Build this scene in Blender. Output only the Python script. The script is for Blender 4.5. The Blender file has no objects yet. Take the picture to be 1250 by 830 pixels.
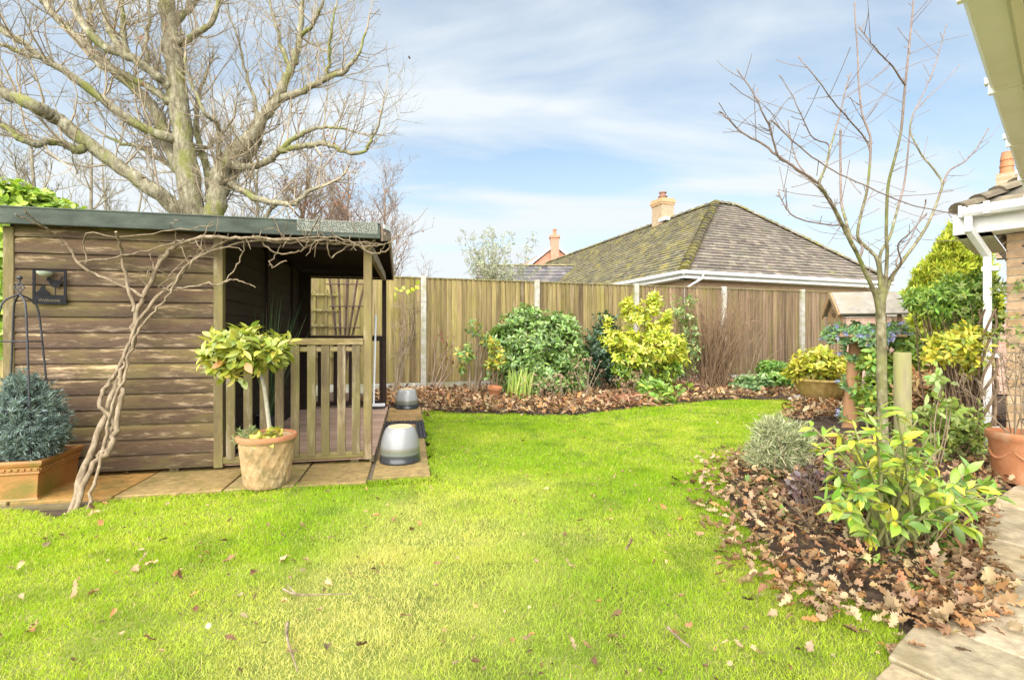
import bpy, math, random
import numpy as np
from mathutils import Vector, Matrix
R = math.radians
random.seed(11)
rng = np.random.default_rng(11)
scene = bpy.context.scene
COL = scene.collection

# ------------------------------------------------------------------ camera, sky, sun, exposure
H, F, CX, HY = 1.1, 600.0, 625.0, 413.0
cam_d = bpy.data.cameras.new('camera')
cam_d.sensor_width = 36.0
cam_d.lens = 36.0 * F / 1250.0
cam_d.shift_y = -2.0 / 1250.0
cam_d.clip_start = 0.05
cam_d.clip_end = 2000
cam = bpy.data.objects.new('camera', cam_d)
cam.location = (0, 0, H)
cam.rotation_euler = (R(90), 0, 0)
COL.objects.link(cam)
scene.camera = cam

SUN_EL, SUN_AZ = 38.0, 200.0          # azimuth clockwise from +Y: behind the camera, a little left
SUN_STRENGTH, SUN_ANGLE = 4.3, 110.0
SKY_STRENGTH, EXPOSURE = 0.07, 1.65
CLOUD = 0.63
world = bpy.data.worlds.new('World')
scene.world = world
world.use_nodes = True
nt = world.node_tree
nt.nodes.clear()
N = nt.nodes.new
L = nt.links.new
out = N('ShaderNodeOutputWorld'); bg = N('ShaderNodeBackground')
sky = N('ShaderNodeTexSky'); sky.sky_type = 'NISHITA'; sky.sun_disc = False
sky.sun_elevation = R(SUN_EL); sky.sun_rotation = R(SUN_AZ)
sky.air_density = 1.0; sky.dust_density = 0.8; sky.ozone_density = 1.2
tc = N('ShaderNodeTexCoord')
sep = N('ShaderNodeSeparateXYZ'); L(tc.outputs['Generated'], sep.inputs[0])
zc = N('ShaderNodeMath'); zc.operation = 'MAXIMUM'; L(sep.outputs['Z'], zc.inputs[0]); zc.inputs[1].default_value = 0.0
za = N('ShaderNodeMath'); za.operation = 'ADD'; L(zc.outputs[0], za.inputs[0]); za.inputs[1].default_value = 0.22
dv = N('ShaderNodeVectorMath'); dv.operation = 'DIVIDE'
cmb = N('ShaderNodeCombineXYZ')
for i in range(3): L(za.outputs[0], cmb.inputs[i])
L(tc.outputs['Generated'], dv.inputs[0]); L(cmb.outputs[0], dv.inputs[1])
mp = N('ShaderNodeMapping'); mp.inputs['Rotation'].default_value = (0, 0, R(14)); mp.inputs['Scale'].default_value = (0.62, 1.45, 0.3)
mp.inputs['Location'].default_value = (3.1, 1.7, 0)
L(dv.outputs[0], mp.inputs[0])
n1 = N('ShaderNodeTexNoise'); n1.inputs['Scale'].default_value = 1.3; n1.inputs['Detail'].default_value = 9; n1.inputs['Roughness'].default_value = 0.5; n1.inputs['Distortion'].default_value = 0.45
L(mp.outputs[0], n1.inputs['Vector'])
r1 = N('ShaderNodeValToRGB'); r1.color_ramp.elements[0].position = 0.44; r1.color_ramp.elements[1].position = 0.62
L(n1.outputs[0], r1.inputs[0])
# clouds thicken towards the horizon
hz = N('ShaderNodeMapRange'); hz.inputs['From Min'].default_value = 0.02; hz.inputs['From Max'].default_value = 0.5
hz.inputs['To Min'].default_value = 0.96; hz.inputs['To Max'].default_value = 0.0
L(sep.outputs['Z'], hz.inputs['Value'])
hw = N('ShaderNodeMapRange'); hw.inputs['From Min'].default_value = -0.75; hw.inputs['From Max'].default_value = 0.0
hw.inputs['To Min'].default_value = 0.62; hw.inputs['To Max'].default_value = 0.3
L(sep.outputs['X'], hw.inputs['Value'])
mx0 = N('ShaderNodeMath'); mx0.operation = 'MAXIMUM'; L(hz.outputs[0], mx0.inputs[0]); L(hw.outputs[0], mx0.inputs[1])
inv = N('ShaderNodeMath'); inv.operation = 'MULTIPLY_ADD'; L(r1.outputs[0], inv.inputs[0]); inv.inputs[1].default_value = 0.72; L(mx0.outputs[0], inv.inputs[2]); inv.use_clamp = True
skm = N('ShaderNodeVectorMath'); skm.operation = 'SCALE'; L(sky.outputs[0], skm.inputs[0]); skm.inputs['Scale'].default_value = SKY_STRENGTH
tint = N('ShaderNodeVectorMath'); tint.operation = 'MULTIPLY'; L(skm.outputs[0], tint.inputs[0]); tint.inputs[1].default_value = (0.9, 1.02, 0.98); skm = tint
mix = N('ShaderNodeMix'); mix.data_type = 'RGBA'
L(inv.outputs[0], mix.inputs['Factor']); L(skm.outputs[0], mix.inputs['A'])
mix.inputs['B'].default_value = (0.455*CLOUD, 0.49*CLOUD, 0.515*CLOUD, 1)
L(mix.outputs['Result'], bg.inputs['Color']); bg.inputs['Strength'].default_value = 1.0
L(bg.outputs[0], out.inputs[0])

sl = bpy.data.lights.new('sun', 'SUN')
sl.energy = SUN_STRENGTH; sl.angle = R(SUN_ANGLE); sl.color = (1.0, 0.96, 0.91)
so = bpy.data.objects.new('sun', sl); COL.objects.link(so)
sd = Vector((math.sin(R(SUN_AZ))*math.cos(R(SUN_EL)), math.cos(R(SUN_AZ))*math.cos(R(SUN_EL)), math.sin(R(SUN_EL))))
so.rotation_euler = sd.to_track_quat('Z', 'Y').to_euler()
so.location = sd * 30

scene.render.engine = 'CYCLES'
scene.cycles.use_denoising = True
scene.cycles.max_bounces = 8
scene.cycles.transparent_max_bounces = 8
vs = scene.view_settings
vs.view_transform = 'Standard'; vs.look = 'None'; vs.exposure = EXPOSURE; vs.gamma = 1.0; vs.use_curve_mapping = False

# ------------------------------------------------------------------ helpers
def G(x, y, z=0.0):
    """ground point (height z) seen at photo pixel x, y"""
    Y = F * (H - z) / (y - HY)
    return Vector(((x - CX) / F * Y, Y, z))
def P(x, y, Y):
    return Vector(((x - CX) / F * Y, Y, H + (HY - y) / F * Y))

def props(o, label=None, cat=None, group=None, kind=None):
    if label: o['label'] = label
    if cat: o['category'] = cat
    if group: o['group'] = group
    if kind: o['kind'] = kind
    return o
def thing(name, label, cat, loc=(0, 0, 0), rz=0.0, group=None):
    o = bpy.data.objects.new(name, None)
    o.location = loc; o.rotation_euler = (0, 0, rz); o.empty_display_size = 0.1
    COL.objects.link(o)
    return props(o, label, cat, group)
def link_mesh(name, me, mat, parent=None, local=False, smooth=None):
    if mat is not None:
        for m in (mat if isinstance(mat, (list, tuple)) else [mat]): me.materials.append(m)
    if smooth is not None:
        me.polygons.foreach_set('use_smooth', [True] * len(me.polygons))
        if smooth > 0 and hasattr(me, 'set_sharp_from_angle'): me.set_sharp_from_angle(angle=R(smooth))
    o = bpy.data.objects.new(name, me)
    COL.objects.link(o)
    if parent is not None:
        o.parent = parent
        if not local:
            off = Vector((0, 0, 0)); q = parent
            while q is not None:
                off += q.location; q = q.parent
            me.transform(Matrix.Translation(-off))
    return o

class MB:
    def __init__(s): s.v = []; s.f = []; s.mi = []; s.c = []; s.cur = (1, 1, 1, 1); s.m = 0
    def color(s, c): s.cur = (c[0], c[1], c[2], 1)
    def add(s, verts, faces):
        b = len(s.v)
        s.v += [tuple(v) for v in verts]; s.c += [s.cur] * len(verts)
        s.f += [tuple(b + i for i in f) for f in faces]; s.mi += [s.m] * len(faces)
    def obox(s, c, a, b, d):
        c, a, b, d = Vector(c), Vector(a), Vector(b), Vector(d)
        vs_ = [c + sx * a + sy * b + sz * d for sz in (-1, 1) for sy in (-1, 1) for sx in (-1, 1)]
        s.add(vs_, [(0, 2, 3, 1), (4, 5, 7, 6), (0, 1, 5, 4), (2, 6, 7, 3), (0, 4, 6, 2), (1, 3, 7, 5)])
    def box(s, x0, x1, y0, y1, z0, z1):
        s.obox(((x0+x1)/2, (y0+y1)/2, (z0+z1)/2), ((x1-x0)/2, 0, 0), (0, (y1-y0)/2, 0), (0, 0, (z1-z0)/2))
    def beam(s, p0, p1, w, h, up=(0, 0, 1)):
        p0, p1 = Vector(p0), Vector(p1); d = p1 - p0; u = Vector(up)
        sd_ = d.cross(u)
        if sd_.length < 1e-6: sd_ = Vector((1, 0, 0))
        sd_.normalize(); u = sd_.cross(d).normalized()
        s.obox((p0+p1)/2, d/2, sd_*w/2, u*h/2)
    def tube(s, pts, rad, seg=6, cap=True):
        pts = [Vector(p) for p in pts]; n = len(pts)
        if not isinstance(rad, (list, tuple)): rad = [rad] * n
        t = (pts[1]-pts[0]).normalized()
        a = t.orthogonal().normalized()
        vs_ = []
        for i in range(n):
            t2 = (pts[min(i+1, n-1)] - pts[max(i-1, 0)])
            if t2.length < 1e-9: t2 = t
            t2 = t2.normalized()
            a = (a - t2 * a.dot(t2))
            a = a.normalized() if a.length > 1e-6 else t2.orthogonal().normalized()
            b = t2.cross(a)
            for k in range(seg):
                an = 2*math.pi*k/seg
                vs_.append(pts[i] + (a*math.cos(an) + b*math.sin(an)) * rad[i])
            t = t2
        fs = [(i*seg+k, i*seg+(k+1) % seg, (i+1)*seg+(k+1) % seg, (i+1)*seg+k) for i in range(n-1) for k in range(seg)]
        if cap: fs += [tuple(range(seg))[::-1], tuple((n-1)*seg+k for k in range(seg))]
        s.add(vs_, fs)
    def lathe(s, prof, c, seg=36, fn=None):
        c = Vector(c); vs_ = []
        for (r, z) in prof:
            for k in range(seg):
                an = 2*math.pi*k/seg
                rr = fn(r, z, an) if fn else r
                vs_.append(c + Vector((rr*math.cos(an), rr*math.sin(an), z)))
        n = len(prof)
        fs = [(i*seg+k, i*seg+(k+1) % seg, (i+1)*seg+(k+1) % seg, (i+1)*seg+k) for i in range(n-1) for k in range(seg)]
        s.add(vs_, fs)
    def quad(s, a, b, c, d): s.add([a, b, c, d], [(0, 1, 2, 3)])
    def build(s, name, mat, parent=None, local=False, smooth=None, bevel=0, uv=False):
        me = bpy.data.meshes.new(name)
        me.from_pydata(s.v, [], s.f)
        ca = me.color_attributes.new('Col', 'FLOAT_COLOR', 'POINT')
        ca.data.foreach_set('color', np.array(s.c, dtype=np.float32).ravel())
        if any(s.mi): me.polygons.foreach_set('material_index', s.mi)
        me.update()
        if uv: wall_uv(me)
        o = link_mesh(name, me, mat, parent, local, smooth)
        if bevel:
            m = o.modifiers.new('edge', 'BEVEL'); m.width = bevel; m.segments = 2; m.limit_method = 'ANGLE'
        return o

def wall_uv(me):
    ul = me.uv_layers.new(name='UVMap')
    for p in me.polygons:
        n = p.normal
        if abs(n.z) > 0.9: t, b = Vector((1, 0, 0)), Vector((0, 1, 0))
        else:
            t = Vector((0, 0, 1)).cross(n).normalized(); b = n.cross(t).normalized()
        for li in p.loop_indices:
            co = me.vertices[me.loops[li].vertex_index].co
            ul.data[li].uv = (co.dot(t), co.dot(b))

def np_mesh(name, verts, faces, cols=None):
    """verts (N,3), faces (M,4) quads, cols (N,3)"""
    me = bpy.data.meshes.new(name)
    me.vertices.add(len(verts)); me.vertices.foreach_set('co', np.ascontiguousarray(verts, dtype=np.float32).ravel())
    me.loops.add(faces.size); me.loops.foreach_set('vertex_index', np.ascontiguousarray(faces, dtype=np.int32).ravel())
    k = faces.shape[1]
    me.polygons.add(len(faces)); me.polygons.foreach_set('loop_start', np.arange(0, faces.size, k, dtype=np.int32))
    if cols is not None:
        ca = me.color_attributes.new('Col', 'FLOAT_COLOR', 'POINT')
        ca.data.foreach_set('color', np.concatenate([cols, np.ones((len(cols), 1))], 1).astype(np.float32).ravel())
    me.polygons.foreach_set('use_smooth', np.ones(len(faces), dtype=bool))
    me.update(calc_edges=True)
    return me

def nrm(a): return a / np.maximum(np.linalg.norm(a, axis=-1, keepdims=True), 1e-9)

OVAL = [(0, .04), (.12, .22), (.35, .48), (.6, .5), (.82, .3), (1, .03)]
LANCE = [(0, .05), (.25, .4), (.55, .5), (.8, .28), (1, .03)]
TINY = [(0, .15), (.5, .5), (1, .06)]
OAK = [(0, .05), (.1, .08), (.2, .3), (.3, .16), (.45, .46), (.55, .24), (.7, .5), (.8, .26), (.92, .26), (1, .05)]
STRAP = [(0, .5), (.35, .48), (.7, .34), (1, .05)]
def leaves_data(pos, d, n, Ln, Wd, col, prof, fold=.25, curl=-.15, ripple=0.0):
    pos = np.asarray(pos, float); K = len(pos)
    d = nrm(np.asarray(d, float)); n = np.asarray(n, float)
    s = np.cross(d, n); s = nrm(s); n = nrm(np.cross(s, d))
    Ln = np.broadcast_to(np.asarray(Ln, float), (K,))[:, None]; Wd = np.broadcast_to(np.asarray(Wd, float), (K,))[:, None]
    curl = np.broadcast_to(np.asarray(curl, float), (K,))[:, None]; fold = np.broadcast_to(np.asarray(fold, float), (K,))[:, None]
    rows = len(prof); V = np.empty((K, rows*3, 3))
    for i, (u, hw) in enumerate(prof):
        base = pos + Ln*u*d + Ln*curl*u*u*n
        rp = ripple * Ln * rng.normal(size=(K, 1)) if ripple else 0
        rq = ripple * Ln * rng.normal(size=(K, 1)) if ripple else 0
        V[:, i*3+0] = base + Wd*hw*s + (fold*Wd*hw + rp)*n
        V[:, i*3+1] = base
        V[:, i*3+2] = base - Wd*hw*s + (fold*Wd*hw + rq)*n
    t = []
    for i in range(rows-1):
        a = i*3; b = a+3
        t += [(a, a+1, b+1, b), (a+1, a+2, b+2, b+1)]
    t = np.array(t)
    Fc = (t[None] + (np.arange(K)*rows*3)[:, None, None]).reshape(-1, 4)
    C = np.repeat(np.asarray(col, float), rows*3, axis=0)
    return V.reshape(-1, 3), Fc, C
def leaf_obj(name, mat, parent, parts):
    vs_, fs, cs, b = [], [], [], 0
    for (v, f, c) in parts:
        vs_.append(v); fs.append(f + b); cs.append(c); b += len(v)
    me = np_mesh(name, np.concatenate(vs_), np.concatenate(fs), np.concatenate(cs))
    return link_mesh(name, me, mat, parent)
def rand_dirs(n):
    return nrm(rng.normal(size=(n, 3)))
def pick(cols, n, jit=.18, w=None):
    c = np.array(cols)[rng.choice(len(cols), n, p=w)]
    return np.clip(c * (1 + jit*rng.normal(size=(n, 1))) * (1 + .05*rng.normal(size=(n, 3))), 0.002, .95)
def rosettes(pts, dirs, k, Ln, Wd, cols, prof=OVAL, a0=35, a1=85, fold=.25, curl=-.2, w=None, jit=.18):
    n = len(pts); dirs = nrm(dirs)
    h = nrm(np.cross(dirs, rng.normal(size=(n, 3)))); g = np.cross(dirs, h)
    az = (np.arange(k)[None]*2*np.pi/k*1.62 + rng.uniform(0, 6.28, (n, 1)) + rng.normal(0, .25, (n, k)))
    el = np.radians(rng.uniform(a0, a1, (n, k)))
    rad = np.cos(az)[..., None]*h[:, None] + np.sin(az)[..., None]*g[:, None]
    D = np.cos(el)[..., None]*dirs[:, None] + np.sin(el)[..., None]*rad
    Nn = np.sin(el)[..., None]*dirs[:, None] - np.cos(el)[..., None]*rad
    Pp = pts[:, None] - dirs[:, None]*rng.uniform(0, .6, (n, k, 1))*Ln + D*.1*Ln
    m = n*k
    return leaves_data(Pp.reshape(m, 3), D.reshape(m, 3), Nn.reshape(m, 3), Ln*rng.uniform(.6, 1.15, m), Wd*rng.uniform(.75, 1.15, m), pick(cols, m, jit, w), prof, fold, curl + .12*rng.normal(size=m))

def blob_points(blobs, n, rmin=.6, up=.5, zmin=.02, lump=.12):
    """shoot tips spread through the outer shell of some ellipsoids"""
    B = np.array(blobs, float); vol = (B[:, 3]*B[:, 4]*B[:, 5])**(2/3)
    idx = rng.choice(len(B), n, p=vol/vol.sum())
    d = rand_dirs(n); r = rng.uniform(rmin**3, 1, n)**(1/3) * (1 + lump*rng.normal(size=n))
    b = B[idx]
    pts = b[:, :3] + d*b[:, 3:]*r[:, None]
    dirs = nrm(d/b[:, 3:]*b[:, 3:].mean(1, keepdims=True) + np.array([0, 0, up]) + .35*rng.normal(size=(n, 3)))
    ok = pts[:, 2] > zmin
    return pts[ok], dirs[ok]

# ------------------------------------------------------------------ materials
def new_mat(name):
    m = bpy.data.materials.new(name); m.use_nodes = True
    t = m.node_tree; t.nodes.clear()
    o = t.nodes.new('ShaderNodeOutputMaterial'); p = t.nodes.new('ShaderNodeBsdfPrincipled')
    t.links.new(p.outputs[0], o.inputs[0])
    return m, t, p, o
def nz(t, vec, scale, detail=6, rough=.6, dist=0.0):
    n = t.nodes.new('ShaderNodeTexNoise'); n.inputs['Scale'].default_value = scale; n.inputs['Detail'].default_value = detail
    n.inputs['Roughness'].default_value = rough; n.inputs['Distortion'].default_value = dist
    if vec is not None: t.links.new(vec, n.inputs['Vector'])
    return n.outputs[0]
def mapping(t, vec, sc=(1, 1, 1), rot=(0, 0, 0)):
    m = t.nodes.new('ShaderNodeMapping'); m.inputs['Scale'].default_value = sc; m.inputs['Rotation'].default_value = rot
    t.links.new(vec, m.inputs[0]); return m.outputs[0]
def ramp(t, fac, els):
    r = t.nodes.new('ShaderNodeValToRGB'); e = r.color_ramp.elements
    while len(e) > 1: e.remove(e[-1])
    e[0].position = els[0][0]; c = els[0][1]; e[0].color = (*c, 1) if isinstance(c, tuple) else (c, c, c, 1)
    for p_, c in els[1:]:
        x = e.new(p_); x.color = (*c, 1) if isinstance(c, tuple) else (c, c, c, 1)
    t.links.new(fac, r.inputs[0]); return r.outputs[0]
def mixc(t, fac, a, b, mode='MIX'):
    m = t.nodes.new('ShaderNodeMix'); m.data_type = 'RGBA'; m.blend_type = mode
    for sock, val in ((m.inputs['Factor'], fac), (m.inputs['A'], a), (m.inputs['B'], b)):
        if isinstance(val, (int, float)): sock.default_value = val
        elif isinstance(val, tuple): sock.default_value = (*val, 1)
        else: t.links.new(val, sock)
    return m.outputs['Result']
def bump(t, p, hgt, strength=.4, dist=.01):
    b = t.nodes.new('ShaderNodeBump'); b.inputs['Strength'].default_value = strength; b.inputs['Distance'].default_value = dist
    t.links.new(hgt, b.inputs['Height']); t.links.new(b.outputs[0], p.inputs['Normal'])
def objco(t):
    c = t.nodes.new('ShaderNodeTexCoord'); return c.outputs['Object']
def attr(t):
    a = t.nodes.new('ShaderNodeAttribute'); a.attribute_name = 'Col'; return a.outputs['Color']

def noise_mat(name, els, scale=5, rough=.8, bmp=.3, bscale=None, stretch=(1, 1, 1), spec=.3, detail=8, els2=None, scale2=1.3, use_col=False, metal=0, dist=.01):
    m, t, p, o = new_mat(name)
    v = mapping(t, objco(t), stretch)
    c = ramp(t, nz(t, v, scale, detail), els)
    if els2: c = mixc(t, ramp(t, nz(t, v, scale2, 7, .65), [(els2[0], 0.0), (els2[1], 1.0)]), c, els2[2])
    if use_col: c = mixc(t, 1.0, c, attr(t), 'MULTIPLY')
    t.links.new(c, p.inputs['Base Color'])
    p.inputs['Roughness'].default_value = rough; p.inputs['Specular IOR Level'].default_value = spec; p.inputs['Metallic'].default_value = metal
    if bmp: bump(t, p, nz(t, v, bscale or scale*4, 6), bmp, dist)
    return m
def leaf_mat(name, rough=.42, transl=.35, spec=.5, tint=(1.25, 1.2, .55)):
    m, t, p, o = new_mat(name)
    a = attr(t)
    c = mixc(t, ramp(t, nz(t, objco(t), 24, 4), [(.35, 0.0), (.7, 1.0)]), a, mixc(t, 1.0, a, (1.22, 1.18, 1.05), 'MULTIPLY'))
    t.links.new(c, p.inputs['Base Color']); p.inputs['Roughness'].default_value = rough; p.inputs['Specular IOR Level'].default_value = spec
    tr = t.nodes.new('ShaderNodeBsdfTranslucent'); t.links.new(mixc(t, 1.0, a, tint, 'MULTIPLY'), tr.inputs['Color'])
    ms = t.nodes.new('ShaderNodeMixShader'); ms.inputs[0].default_value = transl
    t.links.new(p.outputs[0], ms.inputs[1]); t.links.new(tr.outputs[0], ms.inputs[2]); t.links.new(ms.outputs[0], o.inputs[0])
    return m
def wood_mat(name, base, worn, algae, axis, a_amt=(.45, .62), w_amt=(.55, .7), use_col=False, rough=.8, top_algae=None):
    """weathered boards; axis = stretch scale with a small number along the grain"""
    m, t, p, o = new_mat(name)
    co = objco(t); v = mapping(t, co, axis)
    grain = nz(t, v, 26, 9, .7, .4)
    c = mixc(t, ramp(t, grain, [(.3, 0.0), (.72, 1.0)]), tuple(b*.62 for b in base), tuple(min(1, b*1.3) for b in base))
    c = mixc(t, ramp(t, nz(t, mapping(t, co, tuple(.5*a+.25 for a in axis)), 3.1, 8, .68), [(a_amt[0], 0.0), (a_amt[1], .85)]), c, algae)
    wv = nz(t, mapping(t, co, tuple(a*.8+.02 for a in axis)), 7.3, 9, .72, .2)
    c = mixc(t, ramp(t, wv, [(w_amt[0], 0.0), (w_amt[1], .9)]), c, worn)
    if use_col: c = mixc(t, 1.0, c, attr(t), 'MULTIPLY')
    t.links.new(c, p.inputs['Base Color']); p.inputs['Roughness'].default_value = rough; p.inputs['Specular IOR Level'].default_value = .25
    bump(t, p, grain, .5, .004)
    return m
def brick_mat(name, c1, c2, mortar, sc=1.0, bw=.225, bh=.075):
    m, t, p, o = new_mat(name)
    u = t.nodes.new('ShaderNodeTexCoord').outputs['UV']
    b = t.nodes.new('ShaderNodeTexBrick'); t.links.new(u, b.inputs['Vector'])
    b.inputs['Color1'].default_value = (*c1, 1); b.inputs['Color2'].default_value = (*c2, 1); b.inputs['Mortar'].default_value = (*mortar, 1)
    b.inputs['Scale'].default_value = sc; b.inputs['Brick Width'].default_value = bw; b.inputs['Row Height'].default_value = bh; b.inputs['Mortar Size'].default_value = .006; b.inputs['Bias'].default_value = -.1
    c = mixc(t, ramp(t, nz(t, objco(t), 9, 6), [(.3, .0), (.8, .45)]), b.outputs['Color'], tuple(x*.55 for x in c1))
    t.links.new(c, p.inputs['Base Color']); p.inputs['Roughness'].default_value = .9
    iv = t.nodes.new('ShaderNodeInvert'); t.links.new(b.outputs['Fac'], iv.inputs['Color']); bump(t, p, iv.outputs[0], .5, .006)
    return m
def col_mat(name, rough=.85, nscale=14, lo=.6, bmp=.35, spec=.25, moss=None, mosc=None):
    m, t, p, o = new_mat(name)
    co = objco(t)
    c = mixc(t, 1.0, attr(t), ramp(t, nz(t, co, nscale, 8, .65), [(.28, lo), (.72, 1.15)]), 'MULTIPLY')
    if moss: c = mixc(t, ramp(t, nz(t, co, mosc[0], 8, .7), [(mosc[1], 0.0), (mosc[2], .9)]), c, moss)
    t.links.new(c, p.inputs['Base Color']); p.inputs['Roughness'].default_value = rough; p.inputs['Specular IOR Level'].default_value = spec
    if bmp: bump(t, p, nz(t, co, nscale*3, 6), bmp, .006)
    return m

M_leaf = leaf_mat('leaf')
M_gloss = leaf_mat('glossy_leaf', .3, .3, .55)
M_dull = leaf_mat('dull_leaf', .7, .25, .25, (1.1, 1.1, .8))
M_dry = leaf_mat('dry_leaf', .75, .15, .2, (1.15, .9, .6))
M_grass = leaf_mat('grass', .55, .4, .3, (1.2, 1.25, .4))
M_bark = noise_mat('bark', [(.3, (.1, .085, .055)), (.46, (.22, .195, .125)), (.58, (.31, .28, .185)), (.7, (.45, .42, .31))], 11, .9, 1.0, 22, (1, 1, .4), .2, 10, (.52, .62, (.2, .21, .06)), 1.6, dist=.05)
M_bark_far = noise_mat('pale_bark', [(.3, (.19, .165, .11)), (.7, (.33, .29, .2))], 3, .9, 0)
M_twig_red = noise_mat('reddish_twig', [(.3, (.2, .135, .095)), (.7, (.33, .24, .17))], 5, .85, 0)
M_youngbark = noise_mat('young_bark', [(.3, (0.0765, 0.0663, 0.034)), (.5, (0.178, 0.157, 0.0808)), (.68, (0.323, 0.289, 0.196))], 26, .85, .5, 50, (1, 1, .5), .25, 8, (.5, .66, (0.187, 0.204, 0.051)), 5)
M_shoot = noise_mat('purple_shoot', [(.3, (.15, .105, .085)), (.7, (.28, .21, .165))], 20, .6, 0)
M_stem = noise_mat('brown_stem', [(.3, (.1, .065, .04)), (.7, (.22, .15, .09))], 12, .85, .3)
M_palestem = noise_mat('pale_stem', [(.28, (0.0984, 0.0697, 0.041)), (.5, (0.213, 0.16, 0.0984)), (.72, (0.328, 0.262, 0.18))], 26, .85, .7, 70, (1, 1, .35), dist=.008)
M_greenstem = noise_mat('green_stem', [(.3, (.14, .14, .05)), (.7, (.28, .28, .11))], 14, .7, .2)
M_soil = noise_mat('soil', [(.3, (.03, .02, .013)), (.55, (.08, .052, .033)), (.8, (.16, .11, .075))], 14, .95, 1.0, 30, dist=.03)
M_terra = noise_mat('terracotta', [(.25, (0.3, 0.112, 0.045)), (.6, (0.413, 0.18, 0.0825)), (.85, (0.465, 0.27, 0.15))], 7, .75, .25, 40, els2=(.5, .72, (0.375, 0.27, 0.165)), scale2=4)
M_white = noise_mat('white_plastic', [(.3, (.68, .68, .66)), (.7, (.8, .8, .78))], 3, .4, 0, spec=.45)
M_cream = noise_mat('weathered_cream_plastic', [(.25, (.8, .79, .75)), (.5, (.88, .88, .86)), (.75, (.91, .91, .9))], 3.2, .5, .1, 20, els2=(.64, .84, (.55, .52, .38)), scale2=6, spec=.4)
M_iron = noise_mat('black_iron', [(.3, (.012, .012, .015)), (.7, (.035, .035, .042))], 30, .5, .3, spec=.5)
M_concrete = noise_mat('concrete', [(.25, (.26, .24, .2)), (.6, (.44, .42, .36)), (.85, (.54, .52, .46))], 9, .9, .5, 60, els2=(.46, .66, (.27, .26, .13)), scale2=4)
# ------------------------------------------------------------------ the ground
def in_poly(px, py, poly):
    px = np.asarray(px); py = np.asarray(py); ins = np.zeros(px.shape, bool); n = len(poly)
    for i in range(n):
        x0, y0 = poly[i][0], poly[i][1]; x1, y1 = poly[(i+1) % n][0], poly[(i+1) % n][1]
        c = ((y0 > py) != (y1 > py)) & (px < (x1-x0)*(py-y0)/(y1-y0+1e-12)+x0)
        ins ^= c
    return ins
def poly_dist(px, py, poly):
    d = np.full(np.shape(px), 1e9); n = len(poly)
    for i in range(n):
        a = np.array(poly[i][:2]); b = np.array(poly[(i+1) % n][:2]); ab = b-a
        t = np.clip(((px-a[0])*ab[0]+(py-a[1])*ab[1])/max(ab@ab, 1e-9), 0, 1)
        d = np.minimum(d, np.hypot(px-a[0]-t*ab[0], py-a[1]-t*ab[1]))
    return d
def sheet(name, poly, z, mat, label=None):
    me = bpy.data.meshes.new(name); me.from_pydata([(p[0], p[1], z) for p in poly], [], [tuple(range(len(poly)))]); me.update()
    o = link_mesh(name, me, mat); o['kind'] = 'structure'
    return o

lawn_px_right = [(975, 494), (962, 512), (938, 530), (912, 552), (893, 576), (886, 602), (912, 645), (955, 690), (1003, 716), (1058, 736), (1098, 757), (1094, 790), (1075, 832)]
lawn_px_back = [(517, 502), (560, 505), (640, 507), (700, 508), (760, 500), (830, 493), (900, 488), (960, 489)]
lawn_px_front = [(-70, 625), (0, 622), (70, 632), (120, 612), (200, 605), (300, 597), (440, 589), (523, 581)]
lawn = [(1.0, 0.55), (-6.0, 0.55), (-7.0, 3.0)] + [tuple(G(*p).xy) for p in lawn_px_front + lawn_px_back + lawn_px_right]
patio = [tuple(G(*p).xy) for p in [(1068, 832), (1096, 792), (1140, 745), (1180, 690), (1196, 650), (1206, 622), (1232, 600)]]
patio = [(0.8, 0.4)] + patio + [(4.3, 4.0), (5.2, 3.4), (2.0, 0.2)]

M_ground = noise_mat('far_ground', [(.3, (.05, .06, .02)), (.7, (.1, .11, .04))], 2, .95, 0)
sheet('ground', [(-350, -60), (350, -60), (350, 700), (-350, 700)], -0.06, M_ground)
M_lawnsoil = noise_mat('lawn_soil', [(.3, (.09, .11, .02)), (.55, (.17, .2, .035)), (.8, (.3, .28, .09))], 3.5, .95, .6, 60)
sheet('lawn', lawn, 0.0, M_lawnsoil)

gx, gy = np.meshgrid(np.arange(-3.6, 9.6, .07), np.arange(.9, 13.2, .07))
inl = in_poly(gx, gy, lawn); dl = poly_dist(gx, gy, lawn); inp = in_poly(gx, gy, patio); dp = poly_dist(gx, gy, patio)
S0 = Vector((-3.848, 3.744, 0)); D1 = Vector((.978, .2087, 0)).normalized(); D2 = Vector((-D1.y, D1.x, 0)); SHA = math.atan2(D1.y, D1.x)
lx = (gx-S0.x)*D1.x + (gy-S0.y)*D1.y; ly = (gx-S0.x)*D2.x + (gy-S0.y)*D2.y
bump_h = .035 + .03*np.sin(gx*3.1+1)*np.sin(gy*2.7) + .012*rng.normal(size=gx.shape)
bz = np.where(inl | inp, -.02, np.clip(np.minimum(dl, dp)*.5, 0, 1)*0 + np.minimum(1, np.minimum(dl, dp)/.25)*bump_h)
bz = np.where((lx < 3.3) & (ly < 3.5), -.02, bz)
nyg, nxg = gx.shape
ii = np.arange(nyg*nxg).reshape(nyg, nxg)
bedf = np.stack([ii[:-1, :-1], ii[:-1, 1:], ii[1:, 1:], ii[1:, :-1]], -1).reshape(-1, 4)
me = np_mesh('flower_bed', np.stack([gx, gy, bz], -1).reshape(-1, 3), bedf)
o = link_mesh('flower_bed', me, M_soil); o['kind'] = 'structure'

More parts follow.
